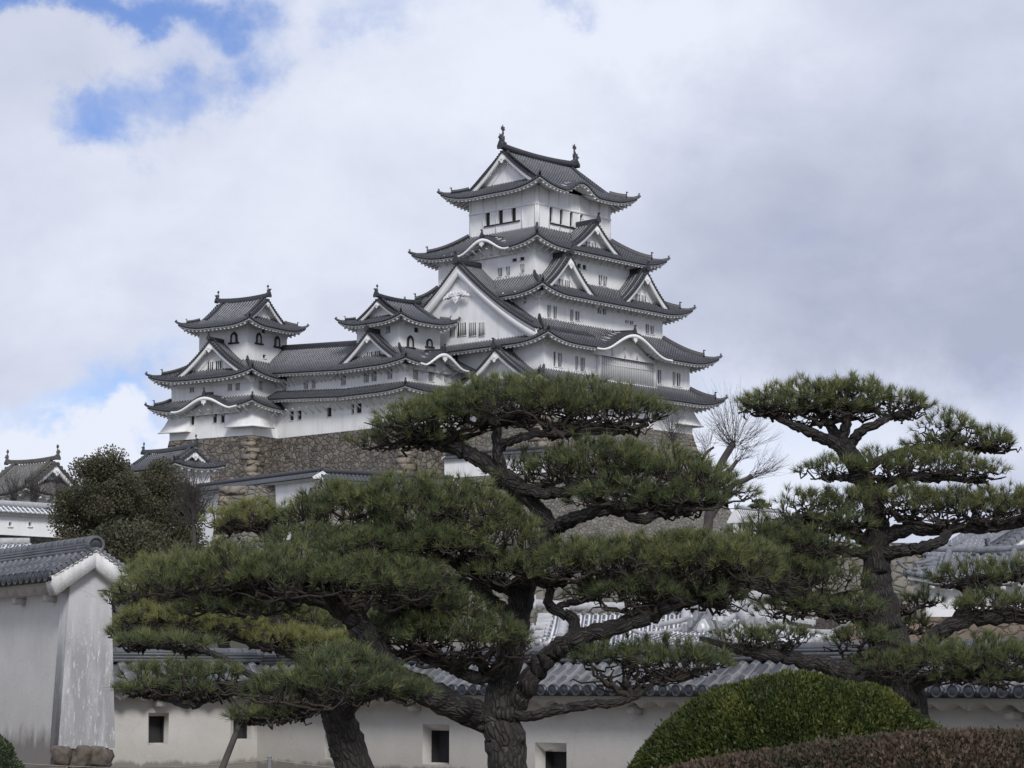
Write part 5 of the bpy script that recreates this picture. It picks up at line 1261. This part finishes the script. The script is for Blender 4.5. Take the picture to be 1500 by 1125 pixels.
main = pine('pine_tree', 'large central pine with layered needle pads, its trunk in front of the low wall', 27,
    [(738, 1330, 74, 0), (741, 1180, 66, 0), (741, 1100, 62, 0), (733, 1052, 60, 0), (737, 1005, 46, 0), (748, 950, 43, 0), (756, 905, 42, 0), (768, 862, 38, .0), (784, 825, 32, 0), (806, 790, 30, .0), (800, 762, 27, 0), (782, 738, 24, 0), (757, 712, 30, 0), (738, 700, 30, 0)],
    [[(742, 705, 26, 0), (715, 680, 26, 0), (688, 664, 24, .1), (650, 652, 20, .2), (612, 638, 15, .3), (575, 625, 8, .4)],
     [(738, 700, 22, 0), (731, 668, 18, -.1), (728, 640, 16, -.1), (722, 610, 12, -.1), (712, 590, 8, -.1)],
     [(730, 655, 14, -.1), (752, 644, 14, -.2), (785, 637, 13, -.3), (840, 634, 11, -.3), (900, 632, 10, -.2), (950, 622, 7, -.1)],
     [(757, 712, 20, 0), (790, 722, 18, -.2), (820, 722, 18, -.3), (848, 714, 18, -.4), (866, 722, 14, -.3), (885, 738, 12, -.2)],
     [(800, 785, 26, 0), (820, 768, 24, -.2), (848, 757, 22, -.4), (880, 746, 20, -.5), (912, 748, 17, -.5), (938, 761, 16, -.5), (968, 752, 14, -.5), (1000, 744, 11, -.4), (1045, 734, 7, -.2)],
     [(790, 815, 20, 0), (775, 780, 16, .4), (760, 745, 15, .5), (745, 715, 12, .5)],
     [(770, 872, 24, 0), (738, 858, 24, -.1), (708, 845, 22, -.3), (672, 828, 19, -.4), (640, 805, 15, -.5), (600, 790, 11, -.5)],
     [(757, 905, 24, 0), (728, 888, 22, .1), (702, 862, 20, .2), (668, 850, 16, .3), (635, 846, 12, .4)],
     [(728, 1062, 42, 0), (700, 1048, 44, -.1), (655, 1030, 44, -.3), (612, 1010, 42, -.5), (575, 985, 38, -.7), (545, 945, 38, -.9), (522, 908, 36, -1.), (490, 885, 30, -1.1), (440, 872, 22, -1.2), (390, 872, 14, -1.2), (330, 866, 9, -1.2)],
     [(548, 950, 20, -.8), (575, 900, 15, -.8), (610, 880, 11, -.7)],
     [(744, 1045, 36, 0), (775, 1005, 33, -.2), (796, 972, 31, -.3), (818, 948, 30, -.4), (850, 934, 28, -.5), (900, 918, 27, -.6), (945, 905, 23, -.6), (990, 885, 18, -.6), (1040, 872, 12, -.5)],
     [(836, 938, 20, -.45), (842, 915, 19, -.45), (836, 902, 17, -.4), (812, 893, 16, -.4), (802, 880, 15, -.4), (806, 862, 13, -.4), (795, 850, 10, -.4)],
     [(812, 893, 12, -.4), (830, 884, 11, -.4), (860, 878, 10, -.4), (885, 862, 8, -.4)],
     [(745, 1044, 20, 0), (775, 1048, 17, -.2), (815, 1040, 16, -.3), (862, 1032, 15, -.4), (900, 1030, 13, -.5), (932, 1018, 11, -.5), (958, 1000, 8, -.5)],
     [(738, 985, 26, 0), (705, 992, 22, -.3), (685, 990, 20, -.4), (655, 976, 14, -.5), (610, 962, 10, -.5)]],
    [(605, 640, 78, 36, .3, 0, .8), (655, 610, 90, 42, .2), (735, 590, 110, 46, 0), (820, 590, 110, 44, 0), (905, 600, 76, 36, -.1, .05), (610, 615, 50, 28, -.2),
     (790, 690, 78, 34, .2, 0, .7), (880, 675, 92, 42, -.3), (965, 690, 100, 48, -.3), (1035, 715, 60, 40, -.2, 0), (905, 725, 80, 28, -.6, -.12, .7), (990, 735, 80, 24, -.5, -.12, .7),
     (500, 745, 80, 46, -.5), (575, 735, 100, 48, -.5), (660, 742, 100, 50, -.6), (730, 780, 75, 42, -.7, .08), (600, 785, 100, 34, -.7, -.1, .8), (660, 800, 66, 30, -.9, .05),
     (270, 850, 80, 40, -1.2, .05), (350, 835, 90, 44, -1.3), (430, 845, 100, 48, -1.4), (520, 850, 100, 50, -1.3), (600, 850, 70, 42, -1.1, -.1), (340, 890, 90, 26, -1.0, -.15, .7),
     (590, 925, 76, 44, -.6, -.16), (665, 928, 92, 50, -.7, -.06), (728, 932, 48, 42, -.6, -.06),
     (800, 825, 72, 36, -.6, .08), (880, 820, 92, 40, -.7, .05), (970, 815, 90, 42, -.6, .08), (1050, 820, 86, 44, -.6, .12), (930, 865, 96, 30, -.5, -.15, .8), (1040, 878, 62, 32, -.5, -.06, .8), (1095, 850, 44, 34, -.4, .1),
     (455, 792, 66, 26, -.9, -.05, .8), (530, 800, 80, 28, -1.0, -.08, .8), (735, 835, 56, 34, -.7, 0, .8), (650, 885, 56, 26, -.8, -.1, .8), (1095, 815, 50, 34, -.5, .06, .8),
     (900, 960, 70, 28, -.5, -.10, .8), (975, 962, 78, 32, -.4, -.10, .9), (1035, 968, 40, 22, -.3, -.05, .7)])
left = pine('pine_tree', 'dark pine left of centre with a cracked leaning trunk, held by a slanting pole', 24.5,
    [(560, 1330, 74, 0), (535, 1180, 66, 0), (520, 1120, 58, 0), (503, 1075, 54, 0), (490, 1040, 46, 0), (470, 1010, 34, -.1), (450, 995, 24, -.2)],
    [[(478, 1025, 24, -.1), (440, 1008, 20, -.3), (405, 990, 17, -.5), (370, 1003, 18, -.6), (335, 1015, 18, -.6), (305, 1020, 18, -.6), (280, 1032, 15, -.7), (240, 1022, 10, -.7), (205, 1010, 6, -.7)],
     [(380, 998, 12, -.5), (345, 975, 11, -.3), (315, 958, 10, -.2), (280, 952, 9, -.1), (230, 948, 7, 0), (185, 945, 5, 0)],
     [(330, 1016, 9, -.6), (350, 1040, 9, -.8), (368, 1058, 9, -.9), (400, 1056, 7, -.9), (430, 1045, 5, -.9)],
     [(500, 1060, 18, 0), (530, 1020, 14, -.3), (560, 990, 10, -.4)]],
    [(420, 1010, 62, 38, -.7, -.16), (490, 1000, 84, 46, -.8, -.18), (560, 1005, 60, 38, -.6, -.16), (500, 965, 60, 24, -.5, -.14, .8), (610, 1015, 34, 20, -.5, -.1, .6),
     (250, 985, 62, 20, -.5, -.10, .8), (310, 988, 56, 20, -.5, -.10, .8), (215, 1008, 44, 14, -.7, -.1, .6), (290, 1010, 50, 14, -.7, -.12, .5),
     (210, 940, 44, 12, 0, -.05, .8), (270, 942, 46, 12, -.1, -.05, .7), (365, 1050, 34, 14, -.9, -.1, .5), (415, 1048, 30, 12, -.9, -.1, .5)])
right = pine('pine_tree', 'tall pine at right whose tiered crown stands against the sky', 30,
    [(1330, 1330, 120, 0), (1325, 1150, 105, 0), (1318, 1060, 96, 0), (1306, 1010, 84, 0), (1303, 960, 70, 0), (1296, 905, 54, 0), (1286, 850, 47, 0), (1283, 805, 44, 0), (1284, 765, 36, 0), (1275, 725, 32, 0), (1258, 690, 32, 0), (1240, 662, 32, 0), (1228, 640, 30, 0)],
    [[(1238, 660, 22, 0), (1212, 645, 20, -.1), (1185, 632, 16, -.2), (1160, 622, 12, -.3), (1120, 602, 8, -.3), (1088, 590, 5, -.3)],
     [(1230, 642, 20, 0), (1215, 622, 16, .1), (1195, 600, 12, .2), (1170, 585, 8, .2)],
     [(1232, 642, 20, 0), (1240, 618, 16, 0), (1245, 595, 10, 0)],
     [(1242, 655, 18, 0), (1262, 632, 16, -.1), (1290, 618, 13, -.2), (1320, 606, 10, -.2), (1350, 596, 6, -.2)],
     [(1262, 690, 16, 0), (1300, 670, 13, .2), (1345, 655, 11, .3), (1400, 655, 9, .3), (1450, 660, 6, .3)],
     [(1275, 720, 16, 0), (1320, 700, 14, -.2), (1370, 700, 11, -.3), (1430, 704, 8, -.3)],
     [(1270, 712, 14, 0), (1240, 700, 11, -.2), (1205, 700, 8, -.3)],
     [(1284, 790, 26, 0), (1330, 775, 22, -.2), (1380, 776, 18, -.3), (1440, 774, 15, -.3), (1500, 768, 10, -.3)],
     [(1288, 812, 22, 0), (1330, 806, 20, -.3), (1370, 796, 18, -.5), (1390, 780, 14, -.5)],
     [(1280, 800, 22, 0), (1245, 778, 18, -.2), (1205, 765, 14, -.3), (1165, 755, 9, -.3)],
     [(1278, 815, 18, 0), (1240, 806, 15, -.3), (1190, 804, 12, -.4), (1140, 806, 8, -.4)],
     [(1298, 925, 36, 0), (1262, 905, 26, -.3), (1220, 892, 24, -.5), (1170, 878, 22, -.6), (1120, 860, 20, -.7), (1095, 850, 15, -.7), (1070, 840, 8, -.7)],
     [(1312, 990, 34, 0), (1345, 960, 32, -.3), (1378, 925, 26, -.5), (1420, 908, 24, -.6), (1475, 904, 22, -.6), (1540, 905, 18, -.6)],
     [(1395, 915, 16, -.5), (1420, 880, 18, -.4), (1415, 855, 16, -.3), (1440, 845, 11, -.3), (1490, 840, 8, -.3)],
     [(1300, 1010, 40, 0), (1250, 990, 36, -.6), (1200, 974, 26, -1.), (1150, 962, 22, -1.2), (1100, 955, 18, -1.4), (1060, 945, 12, -1.5), (1025, 935, 7, -1.5)],
     [(1330, 1010, 22, -.1), (1380, 992, 18, -.6), (1440, 990, 14, -.8), (1500, 995, 10, -.9)]],
    [(1135, 588, 54, 24, -.2, .12), (1190, 580, 66, 30, 0, .12), (1250, 578, 66, 30, 0, .12), (1312, 592, 52, 24, -.1, .12), (1215, 605, 84, 20, .1, -.05, .6), (1120, 600, 40, 14, -.3, 0, .6),
     (1385, 622, 44, 24, .2, .10, .75), (1430, 640, 48, 24, .3, .10, .75), (1375, 650, 50, 16, .3, 0, .5), (1462, 650, 26, 16, .3, .1, .7),
     (1222, 684, 46, 20, -.2, .08, .8), (1300, 680, 62, 26, -.1, .05), (1370, 680, 66, 26, -.2, .08), (1435, 690, 44, 20, -.3, .10, .8),
     (1190, 740, 62, 30, -.2, .02, .9), (1260, 738, 60, 30, -.2, .05, .9), (1320, 728, 54, 26, -.3, .10), (1385, 742, 72, 30, -.3, .10), (1450, 738, 70, 30, -.3, .12), (1510, 742, 50, 30, -.3, .12), (1230, 765, 60, 22, -.4, -.1, .8),
     (1120, 785, 60, 34, -.3, -.06), (1190, 800, 70, 34, -.4, -.04), (1130, 830, 66, 34, -.5, .02), (1200, 845, 66, 34, -.5, -.08, .9), (1240, 890, 60, 28, -.5, -.05, .9), (1165, 890, 60, 30, -.5, -.06, .8), (1350, 880, 30, 26, .3, -.1, .7),
     (1425, 842, 60, 26, -.3, -.02), (1490, 838, 50, 26, -.3, 0), (1450, 885, 60, 22, -.5, 0, .9), (1510, 885, 44, 24, -.5, 0), (1330, 915, 40, 20, .4, -.1, .6), (1260, 935, 50, 22, -.6, -.05, .8),
     (1370, 965, 66, 34, -.8, .04), (1450, 960, 76, 34, -.9, .02), (1510, 965, 50, 34, -.9, 0), (1290, 975, 50, 24, -.8, -.02, .8), (1430, 992, 66, 18, -.9, -.08, .8),
     (1085, 935, 46, 20, -1.4, -.02, .8), (1145, 930, 50, 16, -1.2, -.05, .6)], dens=175)
back = pine('pine_tree', 'yellowish pine standing farther back between the left wall and the dark pine', 33,
    [(545, 1300, 40, 0), (525, 1150, 38, 0), (505, 1070, 34, 0), (482, 1010, 30, 0), (445, 965, 28, 0), (415, 940, 26, 0), (402, 880, 22, 0), (396, 800, 18, 0), (400, 775, 16, 0)],
    [[(400, 950, 18, 0), (350, 935, 14, 0), (290, 930, 10, 0), (230, 925, 7, 0), (190, 915, 4, 0)], [(404, 950, 16, 0), (450, 955, 12, 0), (500, 952, 7, 0)],
     [(398, 790, 16, 0), (375, 775, 14, .2), (345, 768, 10, .2), (320, 765, 6, .2)], [(402, 890, 16, 0), (340, 870, 12, .2), (270, 855, 8, .3), (215, 850, 5, .3)]],
    [(215, 905, 50, 24, .2, .40), (275, 905, 62, 26, .1, .44), (340, 915, 60, 24, 0, .44), (410, 935, 60, 24, -.1, .55), (475, 940, 55, 24, -.1, .6), (520, 945, 30, 18, 0, .5), (265, 930, 70, 16, .3, .2, .8), (345, 885, 70, 26, .5, .12), (430, 905, 70, 26, .5, .10), (510, 915, 60, 26, .6, .02), (195, 925, 36, 18, .3, .2),
     (200, 870, 42, 30, .4, .10), (225, 838, 50, 26, .5, .16), (290, 870, 60, 30, .4, .04), (370, 755, 58, 26, .1, .36), (425, 760, 45, 24, .1, .30), (345, 770, 36, 16, .2, .3, .8)])

def leaf_cloud(P, Nrm, size, flat=.5, asp=.55):
    """one small leaf (a quad folded out of the surface) per point"""
    n = len(P); d = Nrm * flat + rng.normal(0, .6, (n, 3)); d /= np.linalg.norm(d, axis=1)[:, None]
    s = np.cross(d, rng.normal(0, 1, (n, 3))); s /= np.linalg.norm(s, axis=1)[:, None] + 1e-9
    L = size * rng.uniform(.6, 1.3, n)[:, None]
    V = np.stack([P, P + d * L * .5 + s * L * asp * .5, P + d * L, P + d * L * .5 - s * L * asp * .5], 1)
    return V.reshape(-1, 3), np.arange(n * 4).reshape(-1, 4)
def clipped_bush(name, label, C, rad, mat, n, size, lump=.05, lf=9., cat='bush', flat=.9, tb=.5, asp=.55, layers=.06):
    root = thing(name, v3(C, 0.), label, cat)
    u = rng.normal(0, 1, (n, 3)); u[:, 2] = np.abs(u[:, 2]) - .25 * rng.uniform(0, 1, n); u /= np.linalg.norm(u, axis=1)[:, None]
    rad = np.array(rad, float); k = rng.uniform(0, 6.3, (6,)); kk = rng.normal(0, 1, (6, 3))
    def bumpf(u): X = u * rad; return sum(np.sin(X @ (q * lf / np.linalg.norm(q)) + p) for q, p in zip(kk, k)) / 3.
    bu = bumpf(u); r = 1 + lump * bu - layers * rng.uniform(0, 1, n) ** 2
    P = C + u * rad * r[:, None]; N = u / rad; N /= np.linalg.norm(N, axis=1)[:, None]
    hf = sum(np.sin(P @ (q * 40 / np.linalg.norm(q)) + p) for q, p in zip(kk, k)) / 4
    P = P + N * (.016 * hf + np.where(rng.uniform(0, 1, n) < .012, rng.uniform(0, .055, n), 0))[:, None]
    V, Fc = leaf_cloud(P, N + UP * .4, size, flat, asp)
    mf = sum(np.sin(P @ (q * 17 / np.linalg.norm(q)) + p * 2) for q, p in zip(kk, k)) / 4
    ti = np.clip(tb + .16 * bu + .17 * hf + .22 * mf + rng.normal(0, .16, n), 0, 1)  # shade painted into the tint: hollows and hole-like patches darker, bumps lighter
    mesh_from('foliage', V - ORG[root], Fc, [M[mat]], root, attrs={'tint': np.repeat(ti, 4)})
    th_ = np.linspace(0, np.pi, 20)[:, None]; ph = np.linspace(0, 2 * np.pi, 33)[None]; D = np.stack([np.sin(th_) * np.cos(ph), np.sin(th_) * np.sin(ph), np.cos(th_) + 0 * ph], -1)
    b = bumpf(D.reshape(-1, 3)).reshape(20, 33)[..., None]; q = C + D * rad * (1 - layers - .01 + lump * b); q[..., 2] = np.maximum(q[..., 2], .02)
    mb = MB(); mb.grid(q); mb.build('shade_core', [M['core']], root, smooth=True)  # solid dark core stands in for the shade inside the bush
    return root
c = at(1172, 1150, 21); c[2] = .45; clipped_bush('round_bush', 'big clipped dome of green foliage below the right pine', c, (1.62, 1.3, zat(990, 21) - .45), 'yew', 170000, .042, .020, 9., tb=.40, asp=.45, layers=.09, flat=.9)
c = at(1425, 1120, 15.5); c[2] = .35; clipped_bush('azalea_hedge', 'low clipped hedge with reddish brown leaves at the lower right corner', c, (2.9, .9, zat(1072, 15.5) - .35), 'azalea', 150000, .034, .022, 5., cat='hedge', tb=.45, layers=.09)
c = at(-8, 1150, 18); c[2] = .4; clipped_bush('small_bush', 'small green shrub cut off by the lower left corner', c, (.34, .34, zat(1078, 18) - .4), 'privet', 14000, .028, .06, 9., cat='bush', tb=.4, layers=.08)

def broad_tree(name, label, px, ytop, ybot, rx, Y, n=26000, size=.20, mat='broad', seed=1, cat='evergreen tree', grp=None, zb=None):
    b = at(px, ybot, Y); top = zat(ytop, Y); R_ = rx * Y / F; zb = b[2] - 2 if zb is None else zb; H = top - b[2]
    root = thing(name, v3(b, zb), label, cat, grp)
    lp = [np.append(v3(b, zb), .28), np.append(v3(b, b[2] + H * .3), .22), np.append(v3(b + np.array([.2, 0, 0]), b[2] + H * .65), .12), np.append(v3(b, b[2] + H * .88), .04)]
    limb_mesh('trunk', lp, root, 8, .3, .05)
    nc = 64; ph = np.arange(nc) * 2.4 + seed; zz = (np.arange(nc) + .5) / nc; rr = np.sqrt(np.clip(1 - (1.75 * zz - .72) ** 2, .05, 1)) * R_ * .78
    Cc = np.stack([b[0] + np.cos(ph) * rr * rng.uniform(.35, 1.3, nc), b[1] + np.sin(ph) * rr * rng.uniform(.35, 1.3, nc), b[2] + H * (.02 + .92 * zz + rng.normal(0, .04, nc))], -1)
    V1, F1 = tubes_batch(np.stack([np.stack([v3(b, q[2] - .8), (v3(b, q[2] - .8) + q) / 2 - UP * .1, q]) for q in Cc]), np.tile([.07, .04, .02], (nc, 1)), 4); mesh_from('limbs', V1 - ORG[root], F1, [M['bark']], root)
    cr = R_ * rng.uniform(.15, .40, nc); i = rng.choice(nc, n, p=cr ** 2 / (cr ** 2).sum()); u = rng.normal(0, 1, (n, 3)); u /= np.linalg.norm(u, axis=1)[:, None]
    P = Cc[i] + u * (cr[i] * rng.uniform(0, 1.25, n) ** .6)[:, None] * [1, 1, .8]
    V, Fc = leaf_cloud(P, u + UP * .5, size, .7, .6); ti = np.clip(.4 + .18 * rng.normal(0, 1, nc)[i] + .14 * rng.normal(0, 1, n) + .12 * u[:, 2], 0, 1)
    mesh_from('crown', V - ORG[root], Fc, [M[mat]], root, attrs={'tint': np.repeat(ti, 4)}); return root
broad_tree('evergreen_tree', 'dark evergreen tree, left one of the pair behind the tall wall roof', 150, 668, 822, 72, 105, grp='dark evergreens behind the left wall', zb=0, size=.12, n=52000)
broad_tree('evergreen_tree', 'dark evergreen tree, right one of the pair, beside the small turret', 230, 684, 835, 66, 108, seed=3, grp='dark evergreens behind the left wall', zb=0, size=.12, n=52000)
broad_tree('evergreen_shrub', 'low dark evergreen filling the gap under the two dark trees', 190, 775, 870, 90, 100, seed=5, zb=0, size=.15, n=30000, cat='evergreen shrub')
for i_, (px, yt, yb, rx, lb) in enumerate(((330, 815, 905, 120, 'dark evergreen growth behind the yellowish pine'), (560, 800, 905, 110, 'dark undergrowth behind the big limb of the central pine'), (1010, 790, 880, 90, 'dark shrub at the foot of the keep base, behind the central pine'), (1160, 770, 850, 70, 'dark shrub on the slope left of the right pine'))):
    broad_tree('hillside_shrub', lb, px, yt, yb, rx, 95, seed=i_ + 8, zb=0, size=.16, n=24000, cat='evergreen shrub', grp='dark shrubs on the castle slope')

def bare_tree(name, label, Y, limbs, heads, grp=None, twig=.012, n=60, cat='bare tree', zb=0., spread=.9, ln=1.6):
    """a pollarded tree: stout limbs in photograph pixels, whips fanning from their knuckles"""
    b = at(limbs[0][0][0], limbs[0][0][1], Y); root = thing(name, v3(b, zb), label, cat, grp)
    for l in limbs:
        mb = MB(); pts = [at(x, y, Y) for x, y, w in l]; Q = smooth_path(np.array([np.append(p, w * Y / F / 2) for p, (x, y, w) in zip(pts, l)]), 4)
        mb.tube(Q[:, :3], Q[:, 3], 7); mb.build('limb', [M['bare']], root)
    for (px, py, dx, dy, L, k) in heads:
        P = at(px, py, Y); d0 = np.array([dx, 0, dy], float); d0 /= np.linalg.norm(d0); N = int(n * k * .75); L = L * 1.3
        D = d0 + rng.normal(0, spread * .55, (N, 3)); D /= np.linalg.norm(D, axis=1)[:, None]; LL = L * Y / F * rng.uniform(.45, 1.1, N)
        t = np.linspace(0, 1, 7)[None, :, None]; paths = P + rng.normal(0, .10, (N, 1, 3)) + D[:, None] * LL[:, None, None] * t + UP * (.22 * LL[:, None, None] * t ** 2) + rng.normal(0, .055, (N, 7, 3)) * t + rng.normal(0, .16, (N, 1, 3)) * t ** 2
        rd = (twig * (1.6 - 1.35 * t[..., 0])) * np.ones((N, 1)); V1, F1 = tubes_batch(paths, rd, 3)
        i2 = rng.integers(0, N, N * 3); j2 = rng.integers(2, 5, N * 3); s = paths[i2, j2]; d2 = D[i2] + rng.normal(0, .45, (N * 3, 3)); d2 /= np.linalg.norm(d2, axis=1)[:, None]
        t2 = np.linspace(0, 1, 4)[None, :, None]; p2 = s[:, None] + d2[:, None] * (LL[i2] * .45)[:, None, None] * t2 + UP * .1 * LL[i2][:, None, None] * t2 ** 2
        V2, F2 = tubes_batch(p2, twig * (.85 - .5 * t2[..., 0]) * np.ones((N * 3, 1)), 3)
        mesh_from('whips', np.vstack([V1, V2]) - ORG[root], np.vstack([F1, F2 + len(V1)]), [M['bare']], root)
    return root
bare_tree('pollarded_tree', 'leafless pollarded tree with fans of fine whips, right of the keep base', 118,
    [[(1035, 800, 15), (1040, 740, 14), (1048, 700, 12), (1058, 676, 11), (1074, 650, 10)], [(1041, 725, 8), (1026, 690, 7), (1034, 665, 5), (1046, 655, 3)], [(1040, 760, 10), (1070, 714, 9), (1090, 704, 8), (1102, 697, 8)], [(1052, 700, 8), (1068, 690, 7), (1080, 674, 5)], [(1050, 740, 6), (1075, 722, 4), (1092, 722, 3)]],
    [(1075, 650, -.1, 1, 60, 1.1), (1070, 652, -.8, .5, 42, .5), (1082, 652, .9, .55, 50, .6), (1103, 697, .8, .6, 42, .7), (1080, 674, .5, .9, 35, .5), (1034, 662, -.1, 1, 30, .4), (1092, 722, .8, .2, 24, .3)], twig=.008)
bare_tree('pollarded_tree', 'small leafless tree in front of the right end of the keep base', 150,
    [[(992, 760, 9), (990, 690, 7), (986, 650, 5), (985, 638, 4)]], [(985, 638, 0, 1, 42, .8), (985, 645, -.7, .7, 32, .4), (986, 645, .7, .7, 32, .4)], twig=.008)
bare_tree('bare_shrub', 'leafless brown shrub in front of the small turret, right of the dark trees', 98,
    [[(285, 800, 6), (283, 760, 5), (282, 735, 4)]], [(282, 740, 0, 1, 48, 1.6), (285, 765, .6, .8, 44, 1.2), (280, 765, -.5, .8, 44, .8)], twig=.008, cat='bare shrub')
bare_tree('bare_shrub', 'leafless shrub in front of the weathered turret at the far left', 152,
    [[(55, 760, 5), (52, 738, 4), (50, 728, 3)]], [(50, 732, 0, 1, 34, 1.4), (20, 738, -.3, 1, 34, 1.2), (85, 738, .3, 1, 34, 1.2), (105, 745, .3, 1, 30, .8)], twig=.012, cat='bare shrub')
mini = pine('pine_tree', 'tiny distant pine beside the pale tiled roof right of the keep base', 200, [(1111, 800, 4, 0), (1111, 760, 3, 0), (1112, 742, 2, 0)], [[(1111, 748, 2, 0), (1104, 742, 1, 0)]],
    [(1112, 735, 9, 3, 0, 0, 1.2), (1105, 742, 8, 3, 0, 0, 1.2), (1119, 741, 8, 3, 0, 0, 1.2)], dens=120, nl=.22, nw=.03, n_each=16, twk=3.)
# prop pole, rope fence
mb = MB(); a = at(372, 1008, 23.9); b = at(322, 1132, 23.3); d = b - a; b2 = a + d * ((a[2]) / -d[2] if d[2] < 0 else 1)
mb.tube([a, (a + b2) / 2 + np.array([.01, 0, .01]), b2], [.028, .034, .040], 10)
setp(mb.build('prop_pole', [M['pole']], None), 'thin wooden pole leaning up to prop the lowest branch of the dark pine', 'prop pole')
posts = [(395, 1112, 40.5), (22, 1118, 35.5), (735, 1150, 37.5)]
ps = []
for i, (x, y, Y) in enumerate(posts):
    mb = MB(); p = at(x, 1108 if i == 0 else y - 6, Y); top = max(p[2], .35); q = v3(p, 0); mb.tube([q, v3(p, top * .5), v3(p, top)], [.045, .043, .04], 10); mb.tube([v3(p, top - .01), v3(p, top + .03)], [.05, .02], 10)
    ps.append(v3(p, top - .06))
    setp(mb.build('fence_post', [M['postm']], None), ['short pale rope post in front of the low wall hollow corner', 'short pale rope post below the tall weathered wall', 'short pale rope post behind the central pine trunk'][i], 'rope post', 'posts of the rope fence')
mb = MB()
for a, b in ((ps[1], ps[0]), (ps[0], ps[2])):
    t = np.linspace(0, 1, 14)[:, None]; P = a * (1 - t) + b * t; P[:, 2] -= .10 * 4 * (t * (1 - t))[:, 0]; mb.tube(P, .008, 5)
setp(mb.build('rope', [M['rope']], None), 'thin pale rope strung between the short posts along the foot of the walls', 'rope')
